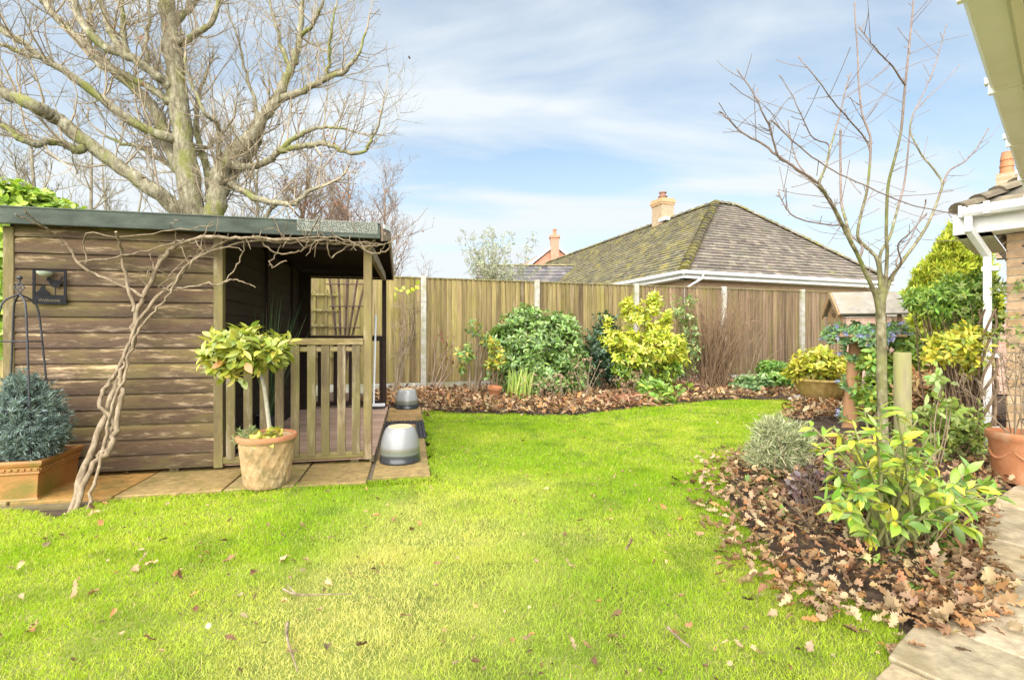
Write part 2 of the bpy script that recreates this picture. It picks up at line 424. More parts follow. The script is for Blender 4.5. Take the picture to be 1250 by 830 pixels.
# paving beside the summerhouse, and the patio
M_slab = col_mat('sandstone', .65, 18, .45, .6, .4, (.15, .12, .03), (3.6, .48, .64))
def Sh(x, y, z=0.0): return S0 + D1*x + D2*y + Vector((0, 0, z))
def slab(mb, c, ax, ay, z, th, cols):
    mb.color(random.choice(cols))
    k = random.uniform(.9, 1.1); mb.cur = tuple(min(1, q*k) for q in mb.cur[:3]) + (1,)
    mb.obox((c[0], c[1], z - th/2 + random.uniform(-.003, .003)), ax, ay, (random.uniform(-.0005, .0005), 0, th/2))
SL = [(0.312, 0.213, 0.082), (0.361, 0.23, 0.0738), (0.262, 0.213, 0.0984), (0.41, 0.221, 0.0574), (0.295, 0.221, 0.0902)]
mb = MB()
for a, b in [(-1.6, -.95), (-.95, -.3), (-.3, .42), (.42, 1.02), (1.02, 1.7), (1.7, 2.18), (2.18, 2.69), (2.71, 3.17)]:
    c = Sh((a+b)/2, -.22 if a < 2.7 else .2); hy = .4 if a < 2.7 else .73
    slab(mb, c, D1*((b-a)/2-.008), D2*hy, .025, .05, SL)
for a, b in [(1.16, 1.83), (2.08, 2.74), (2.76, 3.4)]:
    w = .14 if a == 1.16 else .235
    slab(mb, Sh(2.95, (a+b)/2), D1*w, D2*((b-a)/2-.008), .025, .05, [(.45, .27, .1), (.42, .27, .12)])
o = mb.build('paved_path', M_slab, bevel=.006); o['kind'] = 'structure'
mb = MB(); mb.color((.16, .13, .09)); mb.obox(Sh(.75, 1.35, -.01), D1*2.5, D2*2.05, (0, 0, .01))
o = mb.build('path_bedding', M_slab); o['kind'] = 'structure'

def clip_poly(P_, hx, hy):
    for ax_, lim, sg_ in ((0, hx, 1), (0, hx, -1), (1, hy, 1), (1, hy, -1)):
        o_ = []
        for i in range(len(P_)):
            a_, b_ = P_[i-1], P_[i]; da, db = lim-sg_*a_[ax_], lim-sg_*b_[ax_]
            if da >= 0 and db >= 0: o_.append(b_)
            elif da >= 0 or db >= 0:
                t_ = da/(da-db); m_ = (a_[0]+(b_[0]-a_[0])*t_, a_[1]+(b_[1]-a_[1])*t_); o_.append(m_)
                if db >= 0: o_.append(b_)
        P_ = o_
        if not P_: break
    return P_
def poly_area(p_): return abs(sum(p_[i-1][0]*p_[i][1]-p_[i][0]*p_[i-1][1] for i in range(len(p_))))/2
PA = Vector((.56, -.83, 0)).normalized(); PB = Vector((-PA.y, PA.x, 0))
PB = PB if PB.x > 0 else -PB
mb = MB()
offs = [1.0, 1.52, 1.98, 2.36, 2.82, 3.22, 3.62, 3.93, 4.4, 4.85, 5.3, 5.8]
PL = [(0.493, 0.383, 0.23), (0.442, 0.357, 0.23), (0.51, 0.374, 0.212), (0.425, 0.348, 0.221), (0.527, 0.425, 0.281)]
for a, b in zip(offs[:-1], offs[1:]):
    s = -6.0 + random.uniform(0, .5)
    while s < 3:
        e = s + random.choice([.6, .75, .9])
        c = PA*(s+e)/2 + PB*(a+b)/2
        hx, hy = (e-s)/2-.008, (b-a)/2-.008
        pol = clip_poly([((Vector((*q, 0))-c).dot(PA), (Vector((*q, 0))-c).dot(PB)) for q in patio], hx, hy)
        if len(pol) >= 3 and poly_area(pol) > .004:
            if sum(pol[i][0]*pol[(i+1) % len(pol)][1]-pol[(i+1) % len(pol)][0]*pol[i][1] for i in range(len(pol))) * (PA.cross(PB).z) < 0: pol = pol[::-1]
            kk = random.uniform(.88, 1.1); mb.color([x*kk for x in random.choice(PL)]); zt_ = .022 + random.uniform(-.003, .003)
            wp = [c + PA*q[0] + PB*q[1] for q in pol]; n_ = len(wp)
            mb.add([(q.x, q.y, zt_) for q in wp] + [(q.x, q.y, -.03) for q in wp], [tuple(range(n_))] + [(i, n_+i, n_+(i+1) % n_, (i+1) % n_) for i in range(n_)])
        s = e
M_patio = col_mat('patio_sandstone', .6, 16, .5, .6, .45, (.24, .19, .1), (4.2, .5, .66))
o = mb.build('patio', M_patio, bevel=.006); o['kind'] = 'structure'
M_joint = noise_mat('mossy_joint', [(.3, (.035, .035, .015)), (.7, (.1, .1, .045))], 20, .95, .5)
sheet('patio_bedding', patio, -.004, M_joint)

# ------------------------------------------------------------------ garden fence
FA = Vector((-1.83, 10.15, 0)); FB = Vector((7.65, 13.0, 0)); FD = (FB-FA).normalized(); FN = Vector((-FD.y, FD.x, 0)); FBAY = (FB-FA).length/4
FT = 2.335
fence = thing('garden_fence', 'long closeboard wooden fence with white concrete posts along the back of the garden', 'fence', FA)
m, t, p, o = new_mat('fence_board')
co = objco(t); v = mapping(t, co, (1, 1, .05))
gr = nz(t, v, 22, 9, .7, .3)
c = mixc(t, 1.0, attr(t), ramp(t, gr, [(.3, .4), (.5, .95), (.68, 1.4)]), 'MULTIPLY')
c = mixc(t, ramp(t, nz(t, mapping(t, co, (1, 1, .2)), 3.4, 9, .72), [(.5, 0.0), (.64, .6)]), c, (.24, .22, .05))
c = mixc(t, ramp(t, nz(t, mapping(t, co, (1, 1, .12)), 7, 8, .7), [(.56, 0.0), (.7, .6)]), c, (.4, .33, .22))
t.links.new(c, p.inputs['Base Color']); p.inputs['Roughness'].default_value = .85; p.inputs['Specular IOR Level'].default_value = .2
bump(t, p, gr, .5, .004); M_fence = m
for k in range(-3, 6):
    if k < 5:
        mb = MB(); a0 = FA + FD*(FBAY*k + .055); n = 22; w = (FBAY-.11)/n
        f = min(1, max(0, (k-.2)/2.6))
        for i in range(n):
            rr = random.random(); warm = Vector((.25, .17, .105)); oliv = Vector((.29, .225, .09)); dk = Vector((.15, .105, .055))
            fk = min(1, max(0, f + random.uniform(-.35, .35)))
            cc = oliv.lerp(warm, fk).lerp(dk, .85*max(0, rr-.5)/.5) * random.uniform(.7, 1.25)
            mb.color(cc)
            s = a0 + FD*w*(i+.5)
            mb.obox(s + Vector((0, 0, (FT+.2)/2 + random.uniform(-.004, .004))), FD*(w*.53) + FN*.014, FN*.0055, (0, 0, (FT-.2)/2))
        mb.build('fence_panel', M_fence, fence)
        mb = MB(); mb.color((.2, .17, .08)); mb.obox(a0 + FD*(FBAY-.11)/2 + Vector((0, 0, FT+.012)), FD*(FBAY-.11)/2, FN*.03, (0, 0, .012)); mb.build('capping_rail', M_fence, fence)
        mb = MB(); mb.obox(a0 + FD*(FBAY-.11)/2 + Vector((0, 0, .09)), FD*(FBAY-.12)/2, FN*.02, (0, 0, .1)); mb.build('gravel_board', M_concrete, fence)
    mb = MB(); mb.obox(FA + FD*FBAY*k - FN*.03 + Vector((0, 0, (FT+.03)/2)), FD*.055, FN*.05, (0, 0, (FT+.03)/2 + .02)); mb.build('concrete_post', M_concrete, fence, bevel=.012)

# ------------------------------------------------------------------ neighbouring buildings
def tile_face(mb, a, b, c, d, rows, tw, cols, th=.035):
    """a, b the eave from left to right, c, d the top from right to left; stepped courses, a colour per tile"""
    a, b, c, d = map(Vector, (a, b, c, d)); nn = (b-a).cross(d-a).normalized()
    for i in range(rows):
        f0, f1 = i/rows, (i+1)/rows
        l0, r0 = a.lerp(d, f0), b.lerp(c, f0); l1, r1 = a.lerp(d, f1), b.lerp(c, f1)
        n = max(1, int((r0-l0).length/tw)); sh = .5*(i % 2)/n
        es = [0] + [min(1, max(0, (j+.5*(i % 2))/n + random.uniform(-.05, .05)/n)) for j in range(1, n)] + [1]
        for j in range(n):
            p0, p1 = l0.lerp(r0, es[j]), l0.lerp(r0, es[j+1]); q0, q1 = l1.lerp(r1, es[j]), l1.lerp(r1, es[j+1])
            kk = random.uniform(.78, 1.22); mb.color([x*kk*random.uniform(.97, 1.03) for x in random.choice(cols)])
            up = nn*(th*random.uniform(.85, 1.3)); lo = nn*.002
            b_ = len(mb.v)
            mb.add([p0+lo, p1+lo, p1+up, p0+up, q1+lo*2, q0+lo*2], [(0, 1, 2, 3), (3, 2, 4, 5)])
def hip_tiles(mb, p0, p1, n, w, h, cols, side):
    p0, p1 = Vector(p0), Vector(p1); d = (p1-p0)/n
    s = d.cross(Vector((0, 0, 1))).normalized(); u = s.cross(d).normalized()
    for i in range(n):
        kk = random.uniform(.75, 1.2); mb.color([x*kk for x in random.choice(cols)])
        a = p0 + d*i - d*.12; b = p0 + d*(i+1)
        va, vb = [], []
        for k in range(7):
            an = math.pi*k/6
            va.append(a + s*math.cos(an)*w + u*(math.sin(an)*h+.02 - .03)); vb.append(b + s*math.cos(an)*w*.85 + u*(math.sin(an)*h*.85 - .03))
        base = a - u*.05
        mb.add(va+vb+[base], [(k, k+1, 8+k, 7+k) for k in range(6)] + [(k+1, k, 14) for k in range(6)])

M_brick_nb = brick_mat('brown_brick', (.4, .26, .15), (.33, .21, .12), (.4, .34, .26))
M_brick_red = brick_mat('red_brick', (.52, .2, .11), (.45, .16, .09), (.5, .42, .34))
M_brick_buff = brick_mat('buff_brick', (.4, .29, .17), (.34, .23, .13), (.42, .38, .3))
M_tile_moss = col_mat('mossy_tile', .9, 8, .55, .5, .2, (.3, .26, .06), (2.4, .5, .68))
M_tile = col_mat('grey_tile', .85, 9, .7, .4, .25, (.3, .27, .09), (2.2, .6, .75))
M_tile_dark = col_mat('dark_mossy_tile', .9, 9, .5, .5, .2, (.16, .14, .02), (2.5, .5, .62))
GREY = [(0.173, 0.148, 0.116), (0.145, 0.123, 0.0978), (0.202, 0.173, 0.133), (0.159, 0.133, 0.109)]
MOSSY = [(0.178, 0.158, 0.102), (0.203, 0.178, 0.105), (0.154, 0.138, 0.0936)]

C = P(835, 330, 14.5); el = Vector((-.337, .9415, 0)); er = Vector((.9415, .337, 0))
house = thing('neighbour_house', 'brown brick bungalow with a mossy hipped tile roof behind the garden fence', 'house', (C.x, C.y, 0))
ev = C.z; W = 9.0; LEN = 16.0
P1 = C + er*4.25 + el*3.4; P1.z = 6.37; P2 = C + er*5.15 + el*3.4; P2.z = 6.36
Rb = C + er*4.25 + el*20; Rb.z = P1.z; Rb2 = C + er*5.15 + el*20; Rb2.z = P1.z
Cr = C + er*W; Clb = C + el*20; Crb = Cr + el*20
mb = MB(); ins = .38
mb.obox((C + er*W/2 + el*10).xy.to_3d() + Vector((0, 0, ev/2-.05)), er*(W/2-ins), el*(10-ins), (0, 0, ev/2-.06)); mb.build('wall', M_brick_nb, house, uv=True)
roof_mats = [M_tile, M_tile_moss, M_tile_dark]
mb = MB()
mb.m = 0; tile_face(mb, C, Cr, P2, P1, 27, .27, GREY)
mb.m = 1; tile_face(mb, Clb, C, P1, Rb, 27, .27, MOSSY)
mb.m = 0; tile_face(mb, Cr, Crb, Rb2, P2, 16, .6, GREY)
mb.color((.2, .18, .15)); mb.quad(P1, P2, Rb2, Rb)
mb.m = 2; hip_tiles(mb, C + Vector((0, 0, .05)), P1 + Vector((0, 0, .05)), 24, .17, .13, [(.1, .085, .05), (.08, .07, .045), (.14, .12, .05)], 1)
hip_tiles(mb, Cr + Vector((0, 0, .05)), P2 + Vector((0, 0, .05)), 24, .14, .1, [(.22, .19, .14), (.17, .15, .1)], 1)
mb.m = 1; hip_tiles(mb, P1, P2, 3, .16, .12, MOSSY, 1); hip_tiles(mb, P1, Rb, 34, .16, .12, MOSSY, 1)
roof = mb.build('roof', roof_mats, house)
# gutter and fascia
mb = MB()
for a, b, nn in ((C, Cr, -el), (C, Clb, -er)):
    ext = (b-a).normalized()
    mb.obox((a+b)/2 + Vector((0, 0, -.12)) + nn*-.02, (b-a)/2, nn*.015, (0, 0, .10))
    mb.obox((a+b)/2 - nn*(ins/2) + Vector((0, 0, -.215)), (b-a)/2, nn*(ins/2), (0, 0, .008))
mb.build('fascia', M_white, house)
mb = MB()
for a, b, nn in ((C, Cr, -el), (C, Clb, -er)):
    pts = [a + nn*.07 + Vector((0, 0, -.06)) - (b-a).normalized()*.07, b + nn*.07 + Vector((0, 0, -.06))]
    mb.tube(pts, .062, 10)
mb.build('gutter', M_white, house, smooth=40)
mb = MB(); q = C + er*.62 - el*.07; w_ = C + er*.3 + el*(ins-.06)
mb.tube([q + Vector((0, 0, -.08)), q + Vector((0, 0, -.2)), w_ + Vector((0, 0, -.5)), w_ + Vector((0, 0, -3.1))], .045, 10); mb.build('downpipe', M_white, house, smooth=40)
# chimney on the ridge
cb = P1 + el*5.2; cb.z = P1.z-.3
r_ = (809-CX)/F
cy_ = P1.lerp(Rb, .3)
s_ = (r_*P1.y - P1.x)/(el.x - r_*el.y); cc = P1 + el*s_
mb = MB(); hh = (413-252)/F*cc.y + H
hw_ = 9.0/F*cc.y
mb.obox((cc.x, cc.y, (P1.z-.6+hh)/2), er*hw_*.95, el*hw_*1.1, (0, 0, (hh-P1.z+.6)/2)); ch = mb.build('chimney', M_brick_buff, roof, uv=True)
mb = MB(); z0 = hh
for dz, ww, h_ in ((0, 1.08, .09), (.09, 1.16, .1), (.19, 1.07, .09)):
    mb.obox((cc.x, cc.y, z0+dz+h_/2), er*hw_*ww, el*hw_*1.1*ww, (0, 0, h_/2))
ztop = z0+.28
mb.build('chimney_crown', brick_mat('tan_brick', (.5, .3, .14), (.44, .25, .11), (.42, .36, .26)), roof, uv=True)
mb = MB(); mb.lathe([(.15, 0), (.15, .12), (.2, .13), (.2, .17), (.13, .18), (.13, .3), (.17, .31), (.17, .35), (.04, .37)], (cc.x, cc.y, ztop), 20)
mb.build('chimney_pot', noise_mat('clay_pot', [(.3, (.2, .1, .07)), (.7, (.3, .17, .12))], 6, .8, .2), roof, smooth=40)
mb = MB(); mb.obox(cc + Vector((0, 0, -.02)) - el*hw_*1.3, er*hw_*1.1, el*.25, (0, 0, .07)); mb.build('lead_flashing', noise_mat('lead', [(.3, (.4, .4, .4)), (.7, (.6, .6, .6))], 5, .6, .1), roof)

# low garage roof further off, and a gabled brick house
ga = P(578, 348, 24); gb = P(722, 350, 24); zt = P(640, 324, 26.5).z
ev2 = 2.6
gar = thing('garage', 'low outbuilding with a dark tiled roof between the olive tree and the mossy bungalow', 'outbuilding', (ga.x, ga.y, 0))
mb = MB(); mb.box(ga.x+.15, gb.x+4, 24.3, 29, 0, ev2); mb.build('wall', M_brick_nb, gar, uv=True)
mb = MB(); tile_face(mb, (ga.x, 24, ev2), (gb.x+4, 24, ev2), (gb.x+4, 26.6, zt), (ga.x, 26.6, zt), 12, .35, [(.13, .12, .12), (.17, .155, .15), (.1, .095, .095)])
tile_face(mb, (gb.x+4, 29.2, ev2), (ga.x, 29.2, ev2), (ga.x, 26.6, zt), (gb.x+4, 26.6, zt), 12, .35, [(.13, .12, .12), (.17, .155, .15)])
hip_tiles(mb, (ga.x, 26.6, zt), (gb.x+4, 26.6, zt), 24, .14, .1, [(.2, .17, .09)], 1)
mb.build('roof', M_tile, gar)
mb = MB(); mb.add([(ga.x+.02, 24.05, ev2), (ga.x+.02, 29.1, ev2), (ga.x+.02, 26.6, zt-.03), (ga.x+.1, 24.05, ev2), (ga.x+.1, 29.1, ev2), (ga.x+.1, 26.6, zt-.03)], [(0, 2, 1), (3, 4, 5), (0, 1, 4, 3), (1, 2, 5, 4), (2, 0, 3, 5)]); mb.build('gable_end', M_brick_nb, gar, uv=True)
YH = 42.0
ap = P(677, 299, YH); eL = P(640, 328, YH); eR = P(712, 326, YH)
gh = thing('gabled_house', 'distant red brick house with a white edged gable and a central chimney', 'house', (ap.x, ap.y, 0))
lowz = min(eL.z, eR.z)
mb = MB(); hw2 = (eR.x-eL.x)/2
mb.box(ap.x-hw2+.3, ap.x+hw2-.3, YH, YH+9, 0, lowz)
mb.add([(ap.x-hw2+.3, YH, lowz), (ap.x+hw2-.3, YH, lowz), (ap.x, YH, ap.z-.15), (ap.x-hw2+.3, YH+9, lowz), (ap.x+hw2-.3, YH+9, lowz), (ap.x, YH+9, ap.z-.15)], [(0, 1, 2), (4, 3, 5), (0, 2, 5, 3), (2, 1, 4, 5)])
mb.build('wall', M_brick_red, gh, uv=True)
mb = MB(); sh_ = -3.2
A0 = (ap.x-hw2, YH-.15, lowz); B0 = (ap.x+hw2, YH-.15, lowz)
tile_face(mb, (ap.x-hw2, YH+9, lowz), A0, (ap.x, YH-.15, ap.z), (ap.x, YH+9, ap.z), 14, .5, [(.2, .16, .14), (.25, .2, .17)])
tile_face(mb, B0, (ap.x+hw2, YH+9, lowz), (ap.x, YH+9, ap.z), (ap.x, YH-.15, ap.z), 14, .5, [(.2, .16, .14), (.25, .2, .17)])
# a lean-to slope on the left
tile_face(mb, (ap.x-hw2-2.2, YH+1.5, lowz-.3), (ap.x-hw2+1.8, YH+1.2, lowz-.3), (ap.x-.1, YH+3, ap.z), (ap.x-1.3, YH+6, ap.z), 14, .5, [(.25, .2, .17), (.29, .24, .2)])
rf = mb.build('roof', M_tile, gh)
mb = MB()
for s in (-1, 1): mb.beam((ap.x + s*hw2*1.03, YH-.2, lowz-.05), (ap.x, YH-.2, ap.z), .06, .16)
mb.build('bargeboard', M_white, gh)
mb = MB(); zc_ = P(677, 288, YH).z; mb.box(ap.x-.36, ap.x+.36, YH-.3, YH+.4, lowz-.4, zc_-.2); mb.box(ap.x-.44, ap.x+.44, YH-.38, YH+.48, zc_-.2, zc_); mb.build('chimney', M_brick_red, gh, uv=True)
mb = MB(); mb.lathe([(.16, 0), (.13, .45), (.17, .47), (.17, .55), (.02, .56)], (ap.x, YH, zc_), 14); mb.build('chimney_pot', M_terra, gh, smooth=40)

# ------------------------------------------------------------------ our own bungalow (wing and eaves at the right)
U = Vector((.751, .66, 0)).normalized(); V = Vector((-U.y, U.x, 0))
K = Vector((4.37, 4.34, 0))                      # far outer corner of the wing wall
bung = thing('bungalow', 'orange brick bungalow corner with white gutters along the patio', 'house', K)
mb = MB(); random.seed(5)
BR = [(0.451, 0.303, 0.164), (0.476, 0.328, 0.189), (0.426, 0.279, 0.148), (0.492, 0.353, 0.213), (0.443, 0.303, 0.18)]
def brick_run(p0, d, nrm_, length, z0, z1):
    z = z0; i = 0
    while z < z1 - .03:
        s = 0.0 if i % 2 == 0 else -.112
        while s < length:
            a = max(0, s); b = min(length, s+.215)
            if b - a > .02:
                kk = random.uniform(.85, 1.1); mb.color([x*kk for x in random.choice(BR)])
                mb.obox(p0 + d*(a+b)/2 + Vector((0, 0, z+.033)) - nrm_*.05, d*(b-a)/2, nrm_*.052*random.uniform(.97, 1.03), (0, 0, .0325))
            s += .225
        z += .075; i += 1
brick_run(K, -V, -U, .62, 0, 2.0)
brick_run(K + V*.002, U, V, 3.2, 0, 2.0)
M_brick = col_mat('orange_brick', .85, 22, .72, .5, .2)
pw = mb.build('brick_wall', M_brick, bung, bevel=.004)
mb = MB(); mb.color((.42, .36, .28)); mb.obox(K - V*.31 + U*.06 + Vector((0, 0, 1.0)), V*.302, U*.055, (0, 0, 1.0)); mb.obox(K + U*1.6 - V*.06 + Vector((0, 0, 1.0)), U*1.592, V*.055, (0, 0, 1.0)); mb.build('mortar', noise_mat('mortar', [(.3, (.3, .25, .19)), (.7, (.42, .36, .28))], 20, .95, .3), bung)
# small dark vine eyes fixed into the brick face
for zz in np.arange(.25, 2.0, .15):
    for s in (.1, .33):
        mb = MB(); mb.tube([K - V*s - U*.004 + Vector((0, 0, zz)), K - V*s - U*.022 + Vector((0, 0, zz))], .008, 8); mb.build('vine_eye', M_iron, bung)
E = 2.20                                          # eave height
g0 = K + V*.22 - U*.33                            # wing gutter end
J = 1.30                                          # distance from the wing gutter end to the inside corner
NG = Vector((1.47, 1.613, 0))                      # a point under the near gutter's outer edge
sg = ((g0-NG).dot(V))                              # near gutter line runs along U through NG
iv_ = g0 - V*sg
def sec_sweep(mb, a, b, prof, nv):
    """open profile [(out, z)] swept from a to b; nv the outward direction"""
    a, b = Vector(a), Vector(b); n = len(prof)
    mb.add([q + nv*o_ + Vector((0, 0, z)) for q in (a, b) for (o_, z) in prof], [(i, i+1, n+i+1, n+i) for i in range(n-1)])
GP = [(0, .0), (0, -.055), (.012, -.075), (.09, -.075), (.108, -.05), (.112, .012), (.104, .012), (.1, -.045), (.088, -.066), (.016, -.066), (.008, -.05), (.008, .0), (0, 0)]
mb = MB()
z_ = Vector((0, 0, E+.04))
sec_sweep(mb, g0 + V*.05 + z_ + U*.1, iv_ + z_ + U*.1, GP, -U)
mb.build('wing_gutter', M_white, bung)
for s in (.12, .42): mb = MB(); mb.obox(g0 - V*s + U*.035 + Vector((0, 0, E+.012)), V*.02, U*.085, (0, 0, .05)); mb.build('gutter_bracket', M_white, bung)
mb = MB(); mb.obox(g0 + V*.05 + U*.04 + Vector((0, 0, E+.01)), V*.01, U*.075, (0, 0, .05)); mb.build('gutter_end_cap', M_white, bung)
mb = MB(); mb.obox(g0 + U*.12 - V*.45 + Vector((0, 0, E-.06)), V*.55, U*.012, (0, 0, .11)); mb.obox(g0 + U*.9 + V*.1 + Vector((0, 0, E-.06)), U*.78, V*.012, (0, 0, .11)); mb.build('wing_fascia', M_white, bung)
mb = MB(); mb.obox(g0 + U*.24 - V*.45 + Vector((0, 0, E-.165)), V*.54, U*.115, (0, 0, .008)); mb.obox(g0 + U*.9 - V*.02 + Vector((0, 0, E-.165)), U*.77, V*.115, (0, 0, .008)); mb.build('wing_soffit', M_cream, bung)
# downpipe with swan neck
mb = MB(); d0 = g0 + V*.0 + U*.04; d1 = K + V*.12 - U*.045
zs = [E-.02, E-.1]
pts = [d0 + Vector((0, 0, E)), d0 + Vector((0, 0, E-.17)), d1 + Vector((0, 0, E-.33)), d1 + Vector((0, 0, .02))]
for a, b, s in ((pts[0], pts[1], .031), (pts[1] + Vector((0, 0, .03)), pts[2] + Vector((0, 0, -.03)), .031), (pts[2], pts[3], .031)):
    mb.beam(a, b, .056, .056, up=V if abs((b-a).normalized().z) > .8 else (0, 0, 1))
dpipe = mb.build('downpipe', M_white, bung, bevel=.008)
for zz in (1.72, .95, .3): mb = MB(); mb.obox(d1 - V*.02 + Vector((0, 0, zz)), U*.034, V*.056, (0, 0, .02)); mb.build('pipe_clip', M_white, dpipe)
# roofs: the wing's hip and the near slope
mb = MB(); pit = .62
STONE = [(.2, .165, .115), (.25, .2, .14), (.16, .135, .1)]
h0 = g0 + U*.06 + V*.06; hip_dir = (U - V)
top = h0 + hip_dir*1.5 + Vector((0, 0, E+.06+1.5*pit)); h0z = h0 + Vector((0, 0, E+.06))
tile_face(mb, iv_ + U*.06 + Vector((0, 0, E+.06)), h0z, top, iv_ + U*1.56 - V*.25 + Vector((0, 0, E+.06+1.5*pit)), 12, .2, STONE)
tile_face(mb, h0z, h0z + U*4.5, top + U*3, top, 12, .2, STONE)
hip_tiles(mb, h0z + Vector((0, 0, .0)), top + Vector((0, 0, .0)), 13, .1, .065, [(.2, .165, .11), (.16, .13, .09), (.24, .2, .14)], 1)
n0 = NG - U*2.2; n1 = iv_ + V*0
tile_face(mb, n0 + Vector((0, 0, E+.07)) - V*.03, n1 + Vector((0, 0, E+.07)) - V*.03, n1 - V*1.5 + U*1.5 + Vector((0, 0, E+.07+1.5*pit)), n0 - V*1.5 + Vector((0, 0, E+.07+1.5*pit)), 12, .2, STONE)
wroof = mb.build('roof', col_mat('weathered_tile', .9, 11, .6, .6, .2, (.3, .27, .17), (4, .55, .7)), bung)
mb = MB(); c0 = P(1229, 213, 7.4)
mb.obox((c0.x, c0.y, (c0.z+2.3)/2), U*.11, V*.11, (0, 0, (c0.z-2.3)/2)); mb.build('chimney', M_brick_buff, wroof, uv=True)
mb = MB(); tz = P(1229, 186, 7.4).z - c0.z; mb.lathe([(.085, 0), (.075, tz*.3), (.085, tz*.33), (.07, tz*.6), (.078, tz*.63), (.06, tz), (.01, tz)], c0, 14); mb.build('chimney_pot', M_terra, wroof, smooth=40)
# near eaves over the patio
mb = MB(); a = NG - U*2.2; b = iv_
GC = [(-.12, .02), (-.12, -.035), (-.10, -.055), (-.015, -.055), (-.002, -.035), (0, .05), (-.006, .05), (-.014, -.03), (-.02, -.046), (-.095, -.046), (-.112, -.03), (-.112, .02), (-.12, .02)]
sec_sweep(mb, a + Vector((0, 0, E+.055)), b + Vector((0, 0, E+.055)), GC, V)
ng = mb.build('eaves_gutter', M_cream, bung)
for s in np.arange(.35, 6.4, .92):
    q = a + U*s - V*.06 + Vector((0, 0, E+.028)); mb = MB()
    mb.obox(q, U*.012, V*.066, (0, 0, .032)); mb.obox(q + V*.068 + Vector((0, 0, .03)), U*.018, V*.01, (0, 0, .014)); mb.build('gutter_bracket', M_cream, bung)
M_soffit = noise_mat('cream_board', [(.3, (.82, .77, .66)), (.7, (.88, .83, .72))], 3, .55, 0)
mb = MB(); mb.obox((a+b)/2 - V*.135 + Vector((0, 0, E-.01)), (b-a)/2, V*.012, (0, 0, .1)); mb.build('eaves_fascia', M_soffit, bung)
mb = MB(); mb.obox((a+b)/2 - V*.34 + Vector((0, 0, E-.085)), (b-a)/2 + U*.1, V*.192, (0, 0, .008)); mb.build('eaves_soffit', M_soffit, bung)

# a pink brick garden wall behind the bird table
wa = P(1118, 420, 9.3); 
gw = thing('garden_wall', 'low pinkish brick wall behind the bird table and evergreen shrubs', 'wall', (wa.x, wa.y, 0))
mb = MB(); mb.obox((9.3, 9.0, .8), Vector((2.6, -.9, 0)), Vector((.04, .11, 0)), (0, 0, .72)); mb.build('brickwork', brick_mat('pink_brick', (.48, .3, .22), (.42, .25, .17), (.5, .44, .36)), gw, uv=True)
mb = MB(); mb.obox((9.3, 9.0, 1.55), Vector((2.62, -.907, 0)), Vector((.05, .145, 0)), (0, 0, .03)); mb.build('coping', M_concrete, gw)
# ------------------------------------------------------------------ the summerhouse (local frame: x along its front, y to its back)
random.seed(21)
shed = thing('summerhouse', 'weathered brown wooden summerhouse with an open porch and dark felted roof', 'summerhouse', S0, SHA)
M_clad = wood_mat('weathered_cladding', (.074, .048, .031), (.33, .25, .165), (.11, .088, .034), (.5, 3.6, 3.6), (.48, .64), (.54, .68), True)
M_post = wood_mat('green_post', (0.12, 0.088, 0.0464), (0.288, 0.232, 0.152), (0.16, 0.136, 0.048), (2, 2, .3), (.42, .58), (.52, .66), True)
M_rail = wood_mat('weathered_rail', (0.128, 0.092, 0.0464), (0.304, 0.24, 0.152), (0.168, 0.144, 0.048), (.3, 2, 2), (.42, .6), (.5, .64), True)
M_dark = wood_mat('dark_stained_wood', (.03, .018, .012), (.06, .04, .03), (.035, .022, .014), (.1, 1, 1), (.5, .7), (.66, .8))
M_deck = wood_mat('grooved_deck', (.5, .33, .23), (.62, .5, .4), (.2, .15, .08), (.05, 1, 1), (.55, .75), (.56, .75), True)
M_felt = noise_mat('green_roof_felt', [(.3, (.04, .047, .04)), (.6, (.085, .1, .08)), (.85, (.15, .16, .12))], 9, .95, .6, 130, (.4, 1, 1), .15)
mb = MB()
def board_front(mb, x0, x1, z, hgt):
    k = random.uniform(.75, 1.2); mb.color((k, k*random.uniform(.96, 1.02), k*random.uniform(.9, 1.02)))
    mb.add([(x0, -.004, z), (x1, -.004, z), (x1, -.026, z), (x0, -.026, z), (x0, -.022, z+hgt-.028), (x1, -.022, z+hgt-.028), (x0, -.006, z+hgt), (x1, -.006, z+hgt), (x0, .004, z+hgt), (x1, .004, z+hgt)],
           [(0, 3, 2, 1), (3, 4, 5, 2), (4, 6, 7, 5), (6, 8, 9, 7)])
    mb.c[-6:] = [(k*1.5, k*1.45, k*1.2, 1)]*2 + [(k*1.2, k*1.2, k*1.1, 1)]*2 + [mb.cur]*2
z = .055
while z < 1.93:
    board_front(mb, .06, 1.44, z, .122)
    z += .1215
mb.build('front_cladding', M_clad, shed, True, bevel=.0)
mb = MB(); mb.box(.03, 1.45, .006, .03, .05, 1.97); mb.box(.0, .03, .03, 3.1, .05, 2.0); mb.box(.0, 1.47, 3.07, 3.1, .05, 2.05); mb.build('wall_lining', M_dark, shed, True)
mb = MB(); mb.box(1.445, 1.47, .04, 3.07, .08, 2.05)
for yy in (1.3, 2.5): mb.box(1.47, 1.51, yy, yy+.05, .08, 2.05)
for i in range(16): mb.box(1.47, 1.478, .06, 3.06, .09+i*.122, .09+i*.122+.112)
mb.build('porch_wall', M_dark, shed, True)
for x0, x1, nm in ((-.005, .065, 'corner_post'), (1.435, 1.505, 'door_post'), (2.612, 2.682, 'front_post')):
    mb = MB(); mb.color((1.1, 1.1, 1.05) if nm != 'front_post' else (1.25, 1.2, 1.2)); mb.box(x0, x1, -.034, .035, .04 if nm != 'front_post' else .05, 1.95); mb.build(nm, M_post, shed, True, bevel=.006)
